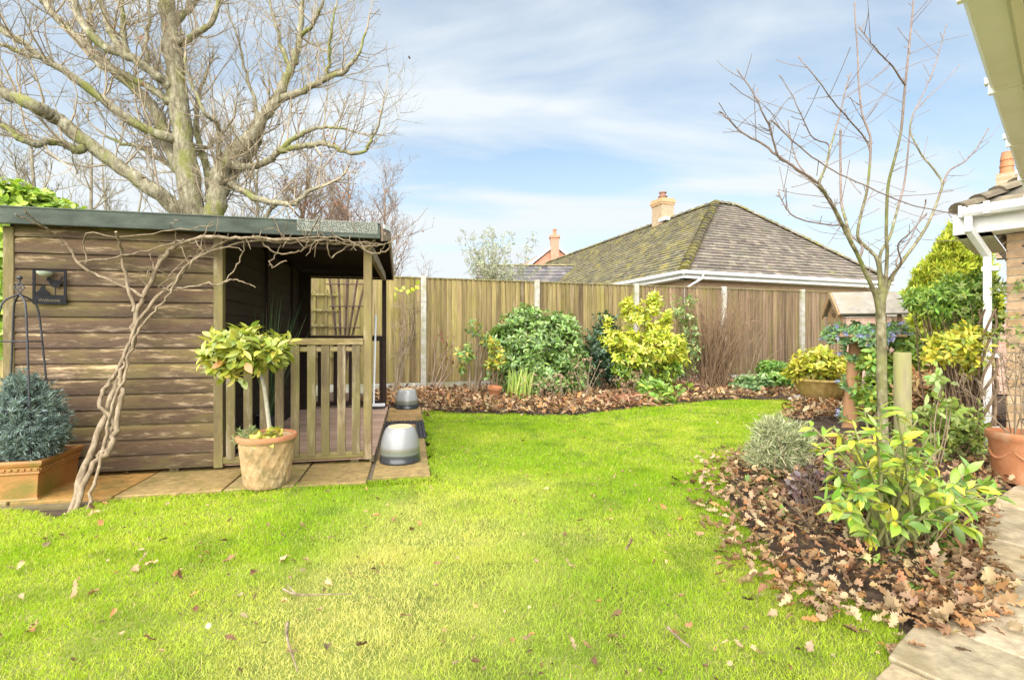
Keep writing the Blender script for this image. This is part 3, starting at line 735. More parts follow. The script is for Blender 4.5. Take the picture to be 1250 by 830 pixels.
mb = MB(); mb.box(2.62, 2.68, 3.03, 3.1, .05, 2.08); mb.build('rear_post', M_dark, shed, True, bevel=.004)
# roof
mb = MB()
EY0, EY1, RY = -.13, 3.25, 1.55; ZE0, ZE1, ZR = 2.04, 2.09, 2.37
X0r, X1r = -.22, 2.76
for (ya, za_, yb, zb) in ((EY0, ZE0, RY, ZR), (RY, ZR, EY1, ZE1)):
    mb.quad((X0r, ya, za_), (X1r, ya, za_), (X1r, yb, zb), (X0r, yb, zb)); 
    mb.quad((X1r, ya, za_+.022), (X0r, ya, za_+.022), (X0r, yb, zb+.022), (X1r, yb, zb+.022))
    mb.quad((X1r, ya, za_), (X1r, ya, za_+.022), (X1r, yb, zb+.022), (X1r, yb, zb)); mb.quad((X0r, ya, za_), (X0r, yb, zb), (X0r, yb, zb+.022), (X0r, ya, za_+.022))
mb.f = [tuple(f) for f in mb.f]
sroof = mb.build('roof', M_felt, shed, True)
mb = MB()
for (ya, za_, yb, zb) in ((EY0+.01, ZE0-.004, RY, ZR-.006), (RY, ZR-.006, EY1-.01, ZE1-.004)):
    n_ = 16
    for i in range(n_):
        f0, f1 = i/n_, (i+.94)/n_
        mb.add([(X0r+.01, ya+(yb-ya)*f0, za_+(zb-za_)*f0), (X1r-.01, ya+(yb-ya)*f0, za_+(zb-za_)*f0), (X1r-.01, ya+(yb-ya)*f1, za_+(zb-za_)*f1), (X0r+.01, ya+(yb-ya)*f1, za_+(zb-za_)*f1)], [(3, 2, 1, 0)])
mb.build('roof_boards', M_dark, sroof, True)
mb = MB(); mb.box(X0r, X1r, EY0-.024, EY0, ZE0-.095, ZE0+.035); mb.box(X0r, X1r, EY0-.03, EY0+.05, ZE0+.022, ZE0+.036)
mb.build('felt_fascia', M_felt, sroof, True, bevel=.006)
mb = MB(); mb.box(X0r, X1r, EY1, EY1+.024, ZE1-.1, ZE1+.02); mb.build('rear_fascia', M_dark, sroof, True)
# leaf guard mesh on the right half of the fascia
m, t, p, o = new_mat('wire_mesh'); vv = t.nodes.new('ShaderNodeTexVoronoi'); vv.feature = 'DISTANCE_TO_EDGE'; vv.inputs['Scale'].default_value = 75; t.links.new(objco(t), vv.inputs['Vector'])
tr = t.nodes.new('ShaderNodeBsdfTransparent'); ms = t.nodes.new('ShaderNodeMixShader'); t.links.new(ramp(t, vv.outputs['Distance'], [(.12, 0.0), (.16, 1.0)]), ms.inputs[0]); t.links.new(p.outputs[0], ms.inputs[1]); t.links.new(tr.outputs[0], ms.inputs[2]); t.links.new(ms.outputs[0], o.inputs[0])
p.inputs['Base Color'].default_value = (.2, .21, .17, 1); p.inputs['Roughness'].default_value = .6
mb = MB(); mb.quad((2.1, EY0-.034, ZE0-.06), (2.74, EY0-.034, ZE0-.06), (2.74, EY0-.036, ZE0+.04), (2.1, EY0-.036, ZE0+.04)); mb.build('gutter_mesh', m, sroof, True)
M_barge = wood_mat('bargeboard', (.27, .2, .145), (.55, .47, .4), (.2, .15, .1), (1, .08, 1), (.5, .7), (.5, .68))
for (ya, za_, yb, zb) in ((EY0, ZE0, RY, ZR), (RY, ZR, EY1, ZE1)):
    mb = MB(); mb.beam((X1r+.012, ya, za_-.045), (X1r+.012, yb, zb-.045), .02, .13); mb.build('bargeboard', M_barge, sroof, True, bevel=.003)
mb = MB()
mb.beam((X1r+.026, RY, ZR+.016), (X1r+.026, EY1, ZE1+.016), .008, .035); mb.beam((X1r+.026, EY0, ZE0+.016), (X1r+.026, RY, ZR+.016), .008, .035)
mb.build('edge_trim', M_cream, sroof, True)
mb = MB(); mb.beam((2.65, .04, 1.9), (2.65, 3.03, 2.0), .05, .1); mb.build('side_plate', M_barge, shed, True)
mb = MB(); mb.box(1.5, 2.62, -.02, .03, 1.86, 1.95); mb.build('front_header', M_dark, shed, True)
mb = MB(); mb.box(1.5, 2.62, 3.05, 3.09, 2.0, 2.09); mb.build('rear_header', M_dark, shed, True)
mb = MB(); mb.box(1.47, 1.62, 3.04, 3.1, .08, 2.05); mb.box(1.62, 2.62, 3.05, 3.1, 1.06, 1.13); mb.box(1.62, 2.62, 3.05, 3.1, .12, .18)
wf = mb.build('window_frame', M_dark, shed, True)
mb = MB(); mb.box(1.62, 1.632, 3.035, 3.06, 1.13, 2.0); mb.box(1.632, 2.62, 3.035, 3.06, 1.131, 1.145); mb.box(1.632, 2.62, 3.035, 3.06, 1.985, 2.0)
mb.build('window_bead', M_palestem, wf, True)
for i in range(5):
    x = 1.72 + i*.215
    mb = MB(); mb.box(x, x+.05, 3.055, 3.085, .18, 1.06); mb.build('rear_baluster', M_dark, shed, True)
# balustrade
bal = MB(); bal.color((1.15, 1.12, 1.0)); bal.box(1.505, 2.612, -.045, .035, 1.045, 1.1); bal.box(1.505, 2.612, -.02, .015, .985, 1.03)
rail = bal.build('balustrade_rail', M_rail, shed, True, bevel=.006)
bal = MB(); bal.color((.95, .95, .85)); bal.box(1.505, 2.612, -.03, .02, .07, .125); bal.build('bottom_rail', M_rail, rail, True, bevel=.005)
nb = 9
for i in range(nb):
    x = 1.505 + (i+.5)*(2.612-1.505)/nb + random.uniform(-.006, .006)
    mb = MB(); k = random.uniform(.85, 1.15); mb.color((k, k, k)); mb.box(x-.034, x+.034, -.034, -.012, .1, 1.045); mb.build('baluster', M_post, rail, True, bevel=.004)
mb = MB()
y = -.0
while y < 3.08:
    k = random.uniform(.85, 1.15); mb.color((k, k, k))
    for g in range(5): mb.box(1.5, 2.7, y+g*.0235, y+g*.0235+.018, .055, .082)
    mb.box(1.5, 2.7, y, y+.114, .05, .077)
    y += .12
mb.build('deck', M_deck, shed, True)
mb = MB(); mb.color((.6, .6, .55))
for x in (.5, 1.1, 1.8, 2.5): mb.box(x, x+.07, -.0, 3.05, .0, .05)
mb.box(2.66, 2.7, -.028, .01, .03, .08)
mb.build('bearer', M_post, shed, True)

def shW(x, y, z): return S0 + D1*x + D2*y + Vector((0, 0, z))
def shp(px, py, off=0.0):
    """point on a plane parallel to the summerhouse front, off metres before it"""
    r = (px-CX)/F; k = S0.x*D2.x + S0.y*D2.y - off
    return P(px, py, k/(r*D2.x + D2.y))

# plaque on the cladding
M_plq = noise_mat('matt_black_metal', [(.3, (.006, .006, .007)), (.7, (.014, .014, .016))], 20, .75, .2, spec=.15)
a = shp(39.5, 371, .055); 
plq = thing('bird_plaque', 'square black metal plaque with a cut out wren hung on the brown cladding', 'plaque', a, SHA)
wq, hq = (shp(81, 371, .055)-a).length, (shp(40, 329, .055)-a).length
def poly_plate(mb, pts, th=.004):
    n = len(pts)
    mb.add([(p_[0], 0, p_[1]) for p_ in pts] + [(p_[0], th, p_[1]) for p_ in pts], [tuple(range(n)), tuple(range(2*n-1, n-1, -1))] + [(i, n+i, n+(i+1) % n, (i+1) % n) for i in range(n)])
mb = MB(); t_ = .018
mb.box(0, t_, 0, .006, 0, hq); mb.box(wq-t_, wq, 0, .006, 0, hq); mb.box(t_, wq-t_, 0, .006, hq-t_*.9, hq); mb.box(t_, wq-t_, 0, .006, 0, hq*.27)
mb.build('frame', M_plq, plq, True)
mb = MB(); cx_, cz_ = wq*.67, hq*.6
poly_plate(mb, [(cx_ + wq*.155*math.cos(an)*1.0, cz_ + hq*.115*math.sin(an)) for an in np.linspace(0, 6.283, 18)[:-1]])
mb.box(cx_-.003, cx_+.003, .001, .005, hq*.27, cz_-hq*.1)
poly_plate(mb, [(cx_-wq*.08, cz_+hq*.06), (cx_-wq*.17, cz_+hq*.2), (cx_-wq*.28, cz_+hq*.14), (cx_-wq*.14, cz_-hq*.02)], .0045)
poly_plate(mb, [(cx_+wq*.08, cz_+hq*.04), (cx_+wq*.21, cz_+hq*.24), (cx_+wq*.23, cz_+hq*.2), (cx_+wq*.15, cz_-hq*.02)], .0042)
mb.build('wren_silhouette', M_plq, plq, True)
mb = MB(); poly_plate(mb, [(wq*.1, hq*.26), (wq*.1, hq*.36), (wq*.2, hq*.4), (wq*.24, hq*.5), (wq*.32, hq*.56), (wq*.38, hq*.5), (wq*.36, hq*.42), (wq*.46, hq*.36), (wq*.52, hq*.26)], .005); mb.build('leaf_silhouette', M_plq, plq, True)
mb = MB(); mb.lathe([(.0, -.035), (.03, -.03), (.046, -.014), (.05, .0), (.046, .0), (.03, -.018), (0, -.022)], (wq*.45, -.03, hq*.93), 20); mb.build('seed_dish', noise_mat('glazed_dish', [(.3, (.3, .34, .24)), (.7, (.55, .58, .5))], 12, .3, 0), plq, True, smooth=50)
fc = bpy.data.curves.new('lettering', 'FONT'); fc.body = 'Welcome'; fc.size = .036; fc.extrude = .0008; fc.align_x = 'CENTER'
fo = bpy.data.objects.new('lettering', fc); COL.objects.link(fo)
bpy.context.view_layer.update()
me = bpy.data.meshes.new_from_object(fo); bpy.data.objects.remove(fo)
me.transform(Matrix.Translation((wq/2, -.0015, hq*.07)) @ Matrix.Rotation(R(90), 4, 'X'))
link_mesh('lettering', me, noise_mat('worn_letter', [(.3, (.07, .06, .035)), (.7, (.13, .11, .065))], 20, .8, 0), plq, True)

# wisteria trained up the cladding
random.seed(3)
wis = thing('climbing_wisteria', 'bare twisted wisteria stems leaning up the summerhouse wall and along its eaves', 'climber', G(92, 630))
def wdepth(py): return .07 + max(0, (py-330)/300.0)**1.6*.72
def smooth_path(pts, n=4):
    pts = [Vector(p) for p in pts]; outp = []
    for i in range(len(pts)-1):
        p0, p1, p2, p3 = pts[max(i-1, 0)], pts[i], pts[i+1], pts[min(i+2, len(pts)-1)]
        for k in range(n):
            t_ = k/n
            outp.append(.5*((2*p1) + (p2-p0)*t_ + (2*p0-5*p1+4*p2-p3)*t_*t_ + (3*p1-p0-3*p2+p3)*t_**3))
    outp.append(pts[-1]); return outp
def wpath(px, r0, r1, extra=0.0, mb=None, seg=8, wob=.006, eave=True):
    pts = []
    for (x, y) in px:
        o_ = wdepth(y) + extra
        if eave and y < 300: o_ = max(o_, .07 + (300-y)/12*.13) if y < 300 else o_
        pts.append(shp(x, y, min(o_, .95)))
    pts = smooth_path(pts, 5)
    pts = [q + Vector((random.gauss(0, wob), random.gauss(0, wob), random.gauss(0, wob))) for q in pts]
    n = len(pts); rad = [(r0 + (r1-r0)*i/(n-1))*random.uniform(.85, 1.18) for i in range(n)]
    mb.tube(pts, rad, seg); return pts
main = []
mb = MB()
S1 = [(82, 634), (101, 579), (121, 528), (134, 493), (152, 442), (164, 412), (167, 382), (182, 351), (197, 318), (218, 299), (253, 289), (280, 290), (320, 291), (360, 293), (400, 297), (440, 296), (470, 300)]
S2 = [(92, 624), (111, 572), (129, 546), (137, 513), (122, 496), (127, 478), (142, 453), (157, 422), (167, 397), (192, 364), (218, 341), (238, 316), (270, 297), (300, 289), (345, 296), (395, 293), (430, 299), (455, 300)]
S3 = [(105, 630), (113, 594), (127, 548), (135, 503), (152, 458), (160, 425), (175, 395), (196, 370), (213, 348), (230, 322), (262, 306), (300, 296), (350, 291), (410, 290), (445, 303)]
for s, r0, r1, e in ((S1, .0225, .0085, 0), (S2, .017, .0075, .03), (S3, .0105, .006, .06)): main.append(wpath(s, r0, r1, e, mb))
wpath([(152, 442), (146, 462), (150, 480), (143, 512), (139, 536), (126, 560)], .012, .02, .05, mb)
mb.build('main_stem', M_palestem, wis, smooth=60)
mb = MB()
wpath([(165, 379), (154, 341), (149, 306), (142, 284)], .012, .009, .02, mb)
wpath([(176, 362), (137, 344), (101, 326), (76, 293), (51, 277), (20, 262)], .012, .004, .02, mb)
wpath([(106, 322), (103, 300), (107, 284), (150, 290), (210, 281), (260, 276)], .006, .003, .03, mb)
wpath([(96, 320), (152, 313), (197, 301), (225, 292)], .007, .006, .02, mb)
wpath([(197, 352), (223, 352), (253, 347), (268, 348), (283, 341), (298, 345), (311, 350)], .009, .004, .04, mb)
wpath([(298, 292), (297, 305), (287, 328), (268, 348)], .006, .005, .04, mb)
wpath([(318, 293), (335, 308), (360, 308), (378, 300), (398, 292), (403, 314), (420, 303), (430, 296)], .007, .005, .02, mb)
wpath([(437, 297), (448, 308), (465, 309), (475, 303), (474, 291), (468, 286)], .008, .005, .05, mb)
wpath([(350, 318), (334, 325), (329, 320), (340, 305), (344, 293), (353, 270)], .005, .003, .02, mb)
wpath([(455, 300), (470, 298), (490, 286), (510, 268), (523, 253)], .006, .002, .05, mb, eave=False)
wpath([(375, 300), (380, 285), (392, 262)], .006, .005, .06, mb)
wpath([(60, 282), (42, 268), (30, 256), (36, 262), (48, 270)], .004, .002, .05, mb)
wpath([(90, 312), (80, 300), (62, 296), (45, 300)], .004, .002, .02, mb)
wpath([(185, 345), (186, 320), (180, 305)], .005, .002, .0, mb)
wpath([(205, 338), (226, 318), (240, 312)], .005, .002, .0, mb)
wpath([(212, 300), (214, 285), (208, 275), (218, 268)], .004, .002, .05, mb)
allp = [q for pth in main for q in pth if q.z > 1.5]
for i in range(75):
    q = random.choice(allp); d = Vector((random.gauss(0, 1), -abs(random.gauss(0, .5)), random.gauss(.2, .8))).normalized()
    pts = [q]; 
    for k in range(random.randint(2, 5)):
        d = (d + Vector((random.gauss(0, .4), random.gauss(0, .2), random.gauss(0, .4)))).normalized(); pts.append(pts[-1] + d*random.uniform(.02, .06))
    mb.tube(pts, [.0035]*(len(pts)-1) + [.0015], 5)
mb.build('side_shoot', M_palestem, wis, smooth=60)

# ------------------------------------------------------------------ pots and things by the summerhouse
random.seed(8)
def wall_mirror(prof): return prof
# basket weave pot
pc = G(326, 591, .025)
pot = thing('weave_pot', 'pale terracotta pot with a lattice pattern holding a clipped bay tree', 'plant pot', pc)
mb = MB(); Hh = .37
prof = [(0, 0), (.145, 0), (.151, .012)] + [(.151 + .035*f, .012 + (Hh-.065)*f) for f in np.linspace(.04, 1, 64)] + [(.194, Hh-.045), (.203, Hh-.03), (.205, Hh-.012), (.198, Hh), (.182, Hh), (.177, Hh-.02), (.172, Hh-.06), (.172, Hh-.07)]
def weave(r, z, an):
    if .012 < z < Hh-.055 and r > .14:
        f = z/.1*math.pi
        return r + .0042*max(abs(math.sin(an*8 + f*.8)), abs(math.sin(an*8 - f*.8)))**4 
    return r
mb.lathe(prof, pc, 220, weave)
m_weave = noise_mat('worn_terracotta', [(.25, (.26, .155, .07)), (.5, (.4, .26, .125)), (.75, (.5, .37, .22))], 11, .85, .5, 50, els2=(.46, .66, (.2, .15, .065)), scale2=8)
mb.build('pot_body', m_weave, pot, smooth=60)
mb = MB(); mb.lathe([(.206, Hh-.03), (.208, Hh-.012), (.2, Hh+.003), (.18, Hh+.002), (.176, Hh-.01)], pc, 48); mb.build('rim', M_terra, pot, smooth=60)
mb = MB(); mb.lathe([(0, Hh-.045), (.174, Hh-.05)], pc, 24); mb.build('compost', M_soil, pot)
bay = thing('bay_tree', 'small standard bay tree with a flat mop head of yellow green leaves', 'potted tree', pc + Vector((0, 0, Hh-.05)))
mb = MB(); q0 = pc + Vector((.03, 0, Hh-.06)); q1 = P(321, 466, 3.66); q2 = P(312, 448, 3.66)
pts = smooth_path([q0, q0.lerp(q1, .5) + Vector((.004, 0, 0)), q1, q2], 4)
mb.tube(pts, [.017, .0165, .016, .0155, .015, .0148, .0145, .0142, .014, .013, .012, .012, .011][:len(pts)], 10)
bc = P(306, 432, 3.66)
for i in range(26):
    an = random.uniform(0, 6.28); rr = random.uniform(.1, .26)
    e = bc + Vector((math.cos(an)*rr, math.sin(an)*rr, random.uniform(-.02, .14)))
    mb.tube([q2 - Vector((0, 0, .05*random.random())), q2.lerp(e, .5) + Vector((0, 0, -.015)), e], [.007, .005, .0025], 5)
mb.build('trunk', noise_mat('grey_bark', [(.3, (.22, .2, .14)), (.7, (.4, .37, .28))], 30, .9, .4), bay, smooth=60)
pts_, dr = blob_points([(bc.x, bc.y, bc.z+.03, .3, .3, .13), (bc.x-.05, bc.y-.05, bc.z+.08, .22, .22, .12), (bc.x-.16, bc.y-.06, bc.z-.03, .16, .16, .1), (bc.x+.16, bc.y, bc.z+.03, .16, .16, .1)], 230, .4, .7)
BAYC = [(.34, .38, .06), (.4, .42, .075), (.26, .31, .05), (.46, .44, .09), (.2, .26, .045)]
parts = [rosettes(pts_, dr, 6, .095, .04, BAYC, OVAL, 30, 95, .3, -.25)]
pts2, dr2 = blob_points([(bc.x-.17, bc.y-.1, bc.z-.12, .1, .1, .1), (bc.x-.28, bc.y, bc.z-.05, .06, .06, .04), (bc.x+.02, bc.y-.15, bc.z-.1, .12, .06, .08)], 12, .4, -.2)
parts.append(rosettes(pts2, dr2, 5, .1, .042, BAYC, OVAL, 25, 80))
parts.append(leaves_data([tuple(P(275, 441, 3.45)), tuple(P(300, 443, 3.42))], [(-.8, -.3, -.4), (.5, -.4, -.5)], [(0, -1, .6)]*2, .1, .05, [(.5, .22, .08)]*2, OVAL))
leaf_obj('crown', M_gloss, bay, parts)
und = thing('underplanting', 'small leafy plants growing round the bay stem inside the weave pot', 'plant', pc + Vector((0, 0, Hh-.05)))
pu, du = blob_points([(pc.x+.08, pc.y-.05, pc.z+Hh, .1, .09, .06), (pc.x+.02, pc.y-.1, pc.z+Hh-.01, .1, .06, .05)], 26, .2, 1.2)
pv, dv_ = blob_points([(pc.x-.12, pc.y-.05, pc.z+Hh, .1, .1, .07)], 60, .2, .6)
leaf_obj('foliage', M_leaf, und, [rosettes(pu, du, 4, .055, .032, [(.42, .42, .07), (.3, .36, .06), (.48, .4, .08)]), rosettes(pv, dv_, 8, .04, .006, [(.2, .25, .1), (.26, .3, .12)], TINY)])

# upturned glazed pots
def upturned(px, py, dia, hgt, label, tint):
    c = G(px, py, .026); r = dia/2
    o_ = thing('upturned_pot', label, 'plant pot', c, 0, 'glazed pots turned upside down on the paving')
    m, t, p, oo = new_mat('striped_glaze'); co = objco(t)
    sp = t.nodes.new('ShaderNodeSeparateXYZ'); t.links.new(co, sp.inputs[0])
    mr = t.nodes.new('ShaderNodeMath'); mr.operation = 'MULTIPLY_ADD'; t.links.new(sp.outputs['Z'], mr.inputs[0]); mr.inputs[1].default_value = 1/hgt
    nn = t.nodes.new('ShaderNodeMath'); nn.operation = 'MULTIPLY_ADD'; t.links.new(nz(t, co, 9, 4), nn.inputs[0]); nn.inputs[1].default_value = .05; nn.inputs[2].default_value = -.025
    t.links.new(nn.outputs[0], mr.inputs[2])
    c_ = ramp(t, mr.outputs[0], [(.0, (.02, .022, .026)), (.21, (.035, .038, .042)), (.26, (.13, .15, .13)), (.34, (.12, .125, .085)), (.4, (.16, .16, .13)), (.46, tuple(.215*x for x in tint)), (1.0, tuple(.235*x for x in tint))])
    t.links.new(c_, p.inputs['Base Color']); p.inputs['Roughness'].default_value = .3; p.inputs['Coat Weight'].default_value = .3
    bump(t, p, nz(t, mapping(t, co, (.2, .2, 60)), 3, 2), .12, .002)
    mb = MB()
    mb.lathe([(r*.93, 0), (r*.99, 0), (r, hgt*.03), (r*.99, hgt*.07), (r*.96, hgt*.1), (r*.965, hgt*.2), (r*.96, hgt*.33), (r*.935, hgt*.48), (r*.895, hgt*.62), (r*.83, hgt*.76), (r*.755, hgt*.88), (r*.68, hgt*.955), (r*.6, hgt*.985)], c, 56)
    mb.build('glazed_side', m, o_, smooth=70)
    mb = MB(); mb.lathe([(r*.6, hgt*.972), (r*.57, hgt), (r*.52, hgt), (r*.48, hgt*.985), (r*.06, hgt*.985), (r*.05, hgt*.96), (0, hgt*.96)], c, 40)
    mb.build('bare_base', noise_mat('bare_clay', [(.3, (.48, .33, .17)), (.7, (.6, .45, .28))], 14, .9, .2), o_, smooth=40)
    return o_
upturned(488.5, 562, .355, .305, 'larger upside down glazed pot beside the summerhouse deck corner, white with a dark rim', (.99, 1.0, 1.0))
upturned(496.5, 498, .36, .30, 'upside down grey glazed pot by the broom at the far end of the deck', (1.25, 1.27, 1.2))

# black openwork mat round an orange slab
ma = thing('drainage_mat', 'black openwork plastic mat lying round an orange slab beside the deck', 'mat', Sh(2.95, 1.95, .012), SHA)
mb = MB()
for i in range(12):
    for j in range(24):
        x, y = -.235 + i*.04, -.95 + j*.04*1.9 - 0
        if abs(x+.02) < .135 and -.8 < y < -.1: continue
        if y > .12: continue
        if random.random() < .06: continue
        mb.lathe([(.0, .02), (.014, .02), (.02, .0)], (x+.02+random.uniform(-.004, .004), y+.02, 0), 8)
mb.box(-.24, .24, -.95, .12, -.002, .004)
mb.build('mat_surface', M_iron, ma, True)

# broom against the rear post
bb = P(463, 486, 7.1); bb = shW(2.53, 2.86, .082)
bro = thing('broom', 'long grey handled broom standing at the far right of the deck', 'broom', bb)
mb = MB(); mb.tube([bb + Vector((-.02, 0, .07)), bb + Vector((.0, .05, 1.36))], .013, 10); mb.build('handle', noise_mat('pale_handle', [(.3, (.74, .77, .82)), (.7, (.82, .85, .9))], 6, .4, 0), bro, smooth=50)
mb = MB(); mb.obox(bb + Vector((0, 0, .06)), D1*.14, D2*.03, (0, 0, .02)); mb.build('head', noise_mat('grey_head', [(.3, (.6, .6, .6)), (.7, (.75, .75, .75))], 6, .6, 0), bro, bevel=.008)
mb = MB()
for i in range(40):
    for j in range(4):
        q = bb + D1*(-.135+.27*i/39) + D2*(-.024+.016*j); mb.tube([q + Vector((0, 0, .045)), q + Vector((random.gauss(0, .006), random.gauss(0, .006), .0))], .0025, 3)
mb.build('bristles', M_iron, bro)

# terracotta trough at the left with a blue conifer and an obelisk
tr_c = Vector((-3.36, 3.42, 0))
A_ = G(-4, 619); Bq = G(50, 613); Cq = G(103, 588)
# a corner trough: long front face, a canted face, then back along the wall
Z1 = .285
front_l = G(-60, 622); cant0 = G(49, 614); cant1 = G(100, 588)
bk = shp(112, 560, .1); bk.z = 0
poly = [front_l, cant0, cant1, Sh(.25, -.12), Sh(-.75, -.12), front_l + Vector((-.25, .1, 0))]
tro = thing('planter_trough', 'orange glazed terracotta trough with canted ends at the foot of the cladding', 'planter', sum((q for q in poly), Vector())/6)
cen = sum((q for q in poly), Vector())/6
def ring(sc, z): return [cen + (q-cen)*sc + Vector((0, 0, z-(q-cen).z*0)) for q in poly]
mb = MB(); rings = [ring(.94, .0), ring(.955, .0), ring(.965, .02), ring(.945, .035), ring(.965, Z1-.095), ring(.99, Z1-.085), ring(.98, Z1-.075), ring(.99, Z1-.04), ring(1.015, Z1-.035), ring(1.03, Z1-.015), ring(1.02, Z1), ring(.95, Z1), ring(.94, Z1-.05)]
vv_ = [q for r_ in rings for q in r_]; n6 = 6
mb.add(vv_, [(i*n6+k, i*n6+(k+1) % n6, (i+1)*n6+(k+1) % n6, (i+1)*n6+k) for i in range(len(rings)-1) for k in range(n6)])
mtro = noise_mat('algae_terracotta', [(.25, (0.23, 0.0894, 0.0224)), (.55, (0.333, 0.147, 0.0384)), (.85, (0.371, 0.205, 0.064))], 5, .5, .3, 40, els2=(.5, .66, (0.166, 0.128, 0.0192)), scale2=3.4, spec=.5)
tro_body = mb.build('trough_body', mtro, tro, bevel=.004)
mb = MB()
for a, b in ((front_l, cant0), (cant0, cant1)):
    n = int((b-a).length/.035)
    for i in range(n):
        q = a.lerp(b, (i+.5)/n); q = cen + (q-cen)*.985; nn = Vector((0, 0, 1)).cross(b-a).normalized()*-1
        mb.obox(q + Vector((0, 0, Z1-.058)), (b-a).normalized()*.011, nn*.008, (0, 0, .009))
mb.build('moulded_band', mtro, tro, bevel=.003)
mb = MB(); mb.add([q + Vector((0, 0, Z1-.04)) for q in ring(.95, 0)], [tuple(range(6))]); mb.build('compost', M_soil, tro)
cc2 = P(34, 512, 3.42)
con = thing('blue_conifer', 'rounded blue grey dwarf conifer growing in the orange trough', 'conifer', (cc2.x, cc2.y, Z1-.04))
pc_, dc_ = blob_points([(cc2.x, cc2.y, cc2.z-.03, .23, .22, .29), (cc2.x-.03, cc2.y, cc2.z+.16, .12, .12, .17), (cc2.x+.08, cc2.y-.03, cc2.z-.1, .17, .17, .18), (cc2.x-.14, cc2.y, cc2.z-.06, .18, .18, .22)], 2600, .55, .55, Z1-.02, .08)
BLUE = [(0.144, 0.202, 0.187), (0.187, 0.252, 0.238), (0.108, 0.151, 0.137), (0.223, 0.288, 0.274), (0.13, 0.166, 0.122)]
leaf_obj('foliage', M_dull, con, [rosettes(pc_, dc_, 9, .042, .0075, BLUE, TINY, 8, 55, .3, -.1)])
mb = MB(); mb.tube([(cc2.x, cc2.y, Z1-.05), (cc2.x, cc2.y, cc2.z+.1)], [.03, .01], 8)
for i in range(40):
    e = Vector(pc_[i*20]); mb.tube([(cc2.x, cc2.y, Z1+.02+.3*random.random()), e], [.008, .003], 4)
mb.build('stem', M_stem, con)
# obelisk
ox = P(24, 345, 3.38); obc = Vector((ox.x, ox.y, 0))
obe = thing('garden_obelisk', 'thin black iron obelisk with a lattice finial standing over the blue conifer', 'plant support', (ox.x, ox.y, Z1-.04))
ztop = P(24, 360, 3.38).z
for k in range(4):
    an = math.pi/4*1.4 + k*math.pi/2; d = Vector((math.cos(an), math.sin(an), 0))
    mb = MB(); mb.tube(smooth_path([obc + d*.006 + Vector((0, 0, ztop)), obc + d*.07 + Vector((0, 0, ztop-.04)), obc + d*.1 + Vector((0, 0, ztop-.12)), obc + d*.125 + Vector((0, 0, ztop-.4)), obc + d*.155 + Vector((0, 0, ztop-.8)), obc + d*.165 + Vector((0, 0, Z1-.05))], 4), .0065, 8); mb.build('rod', M_iron, obe, smooth=60)
for zz, rr in ((ztop-.32, .122), (ztop-.78, .155)):
    mb = MB(); an = [math.pi/4*1.4 + k*math.pi/2 for k in range(5)]
    for k in range(4): mb.tube([obc + Vector((math.cos(an[k])*rr, math.sin(an[k])*rr, zz)), obc + Vector((math.cos(an[k+1])*rr, math.sin(an[k+1])*rr, zz))], .005, 6)
    mb.build('brace', M_iron, obe)
mb = MB(); dz = ztop+.0
for i in range(3):
    o_ = (i-1)*.022
    mb.beam(obc + Vector((-.036+o_, 0, dz+.046+o_)), obc + Vector((o_, 0, dz+.01+o_ if False else dz+.01+o_)), .005, .005) if False else None
    mb.beam(obc + Vector((-.034 + .034*i/1.0*1 if False else (-.036 + .018*i), 0, dz+.05+.018*i)), obc + Vector((.0+.018*i, 0, dz+.014+.018*i)), .006, .006, (0, 1, 0))
    mb.beam(obc + Vector((.036 - .018*i, 0, dz+.05+.018*i)), obc + Vector((-.018*i, 0, dz+.014+.018*i)), .0055, .0055, (0, 1, 0))
mb.tube([obc + Vector((0, 0, dz-.01)), obc + Vector((0, 0, dz+.014))], .008, 8); mb.tube([obc + Vector((0, 0, dz+.085)), obc + Vector((0, 0, dz+.105))], .006, 8)
mb.lathe([(0, 0), (.012, .004), (.017, .014), (.012, .025), (0, .029)], obc + Vector((0, 0, dz+.103)), 14)
mb.build('finial', M_iron, obe, smooth=40)

# fan trellis and square trellis beyond the porch window
def fpt(px, py, off=.0):
    r = (px-CX)/F; k = FA.x*FN.x + FA.y*FN.y - off
    return P(px, py, k/(r*FN.x + FN.y))
c0 = fpt(415, 470, .25); c0.z = 0
ft = thing('fan_trellis', 'dark brown fan shaped trellis seen through the porch window', 'trellis', c0)
mb = MB(); base = fpt(424, 470, .3)
Yb = 8.6
for tx, bx in ((401, 411), (413, 416), (425, 421), (438, 425), (449, 429)):
    mb.beam(P(tx, 330, Yb), P(bx, 414, Yb) + (P(bx, 414, Yb)-P(tx, 330, Yb))*.9, .03, .022, (0, 1, 0))
for y_, xa, xb in ((347, 398, 444), (374, 402, 446), (400, 406, 440)): mb.beam(P(xa, y_, Yb-.03), P(xb, y_, Yb-.03), .02, .022, (0, 1, 0))
mb.build('slats', noise_mat('brown_slat', [(.3, (.05, .03, .02)), (.7, (.1, .06, .04))], 8, .8, .2), ft)
q0 = fpt(372, 470, .06); q0.z = 0
st = thing('square_trellis', 'weathered square lattice trellis fixed to the fence behind the summerhouse', 'trellis', q0)
mb = MB()
for px in (352, 370, 384, 398, 412): a_ = fpt(px, 346, .05); a_.z = 2.05; b_ = a_.copy(); b_.z = .5; mb.color((1.15, 1.2, .9)); mb.beam(a_, b_, .045, .02, (0, 1, 0))
for zz in (.75, 1.05, 1.35, 1.65, 1.95): a_ = fpt(350, 400, .075); b_ = fpt(416, 400, .075); a_.z = b_.z = zz; mb.beam(a_, b_, .02, .045)
mb.build('lattice', M_post, st)
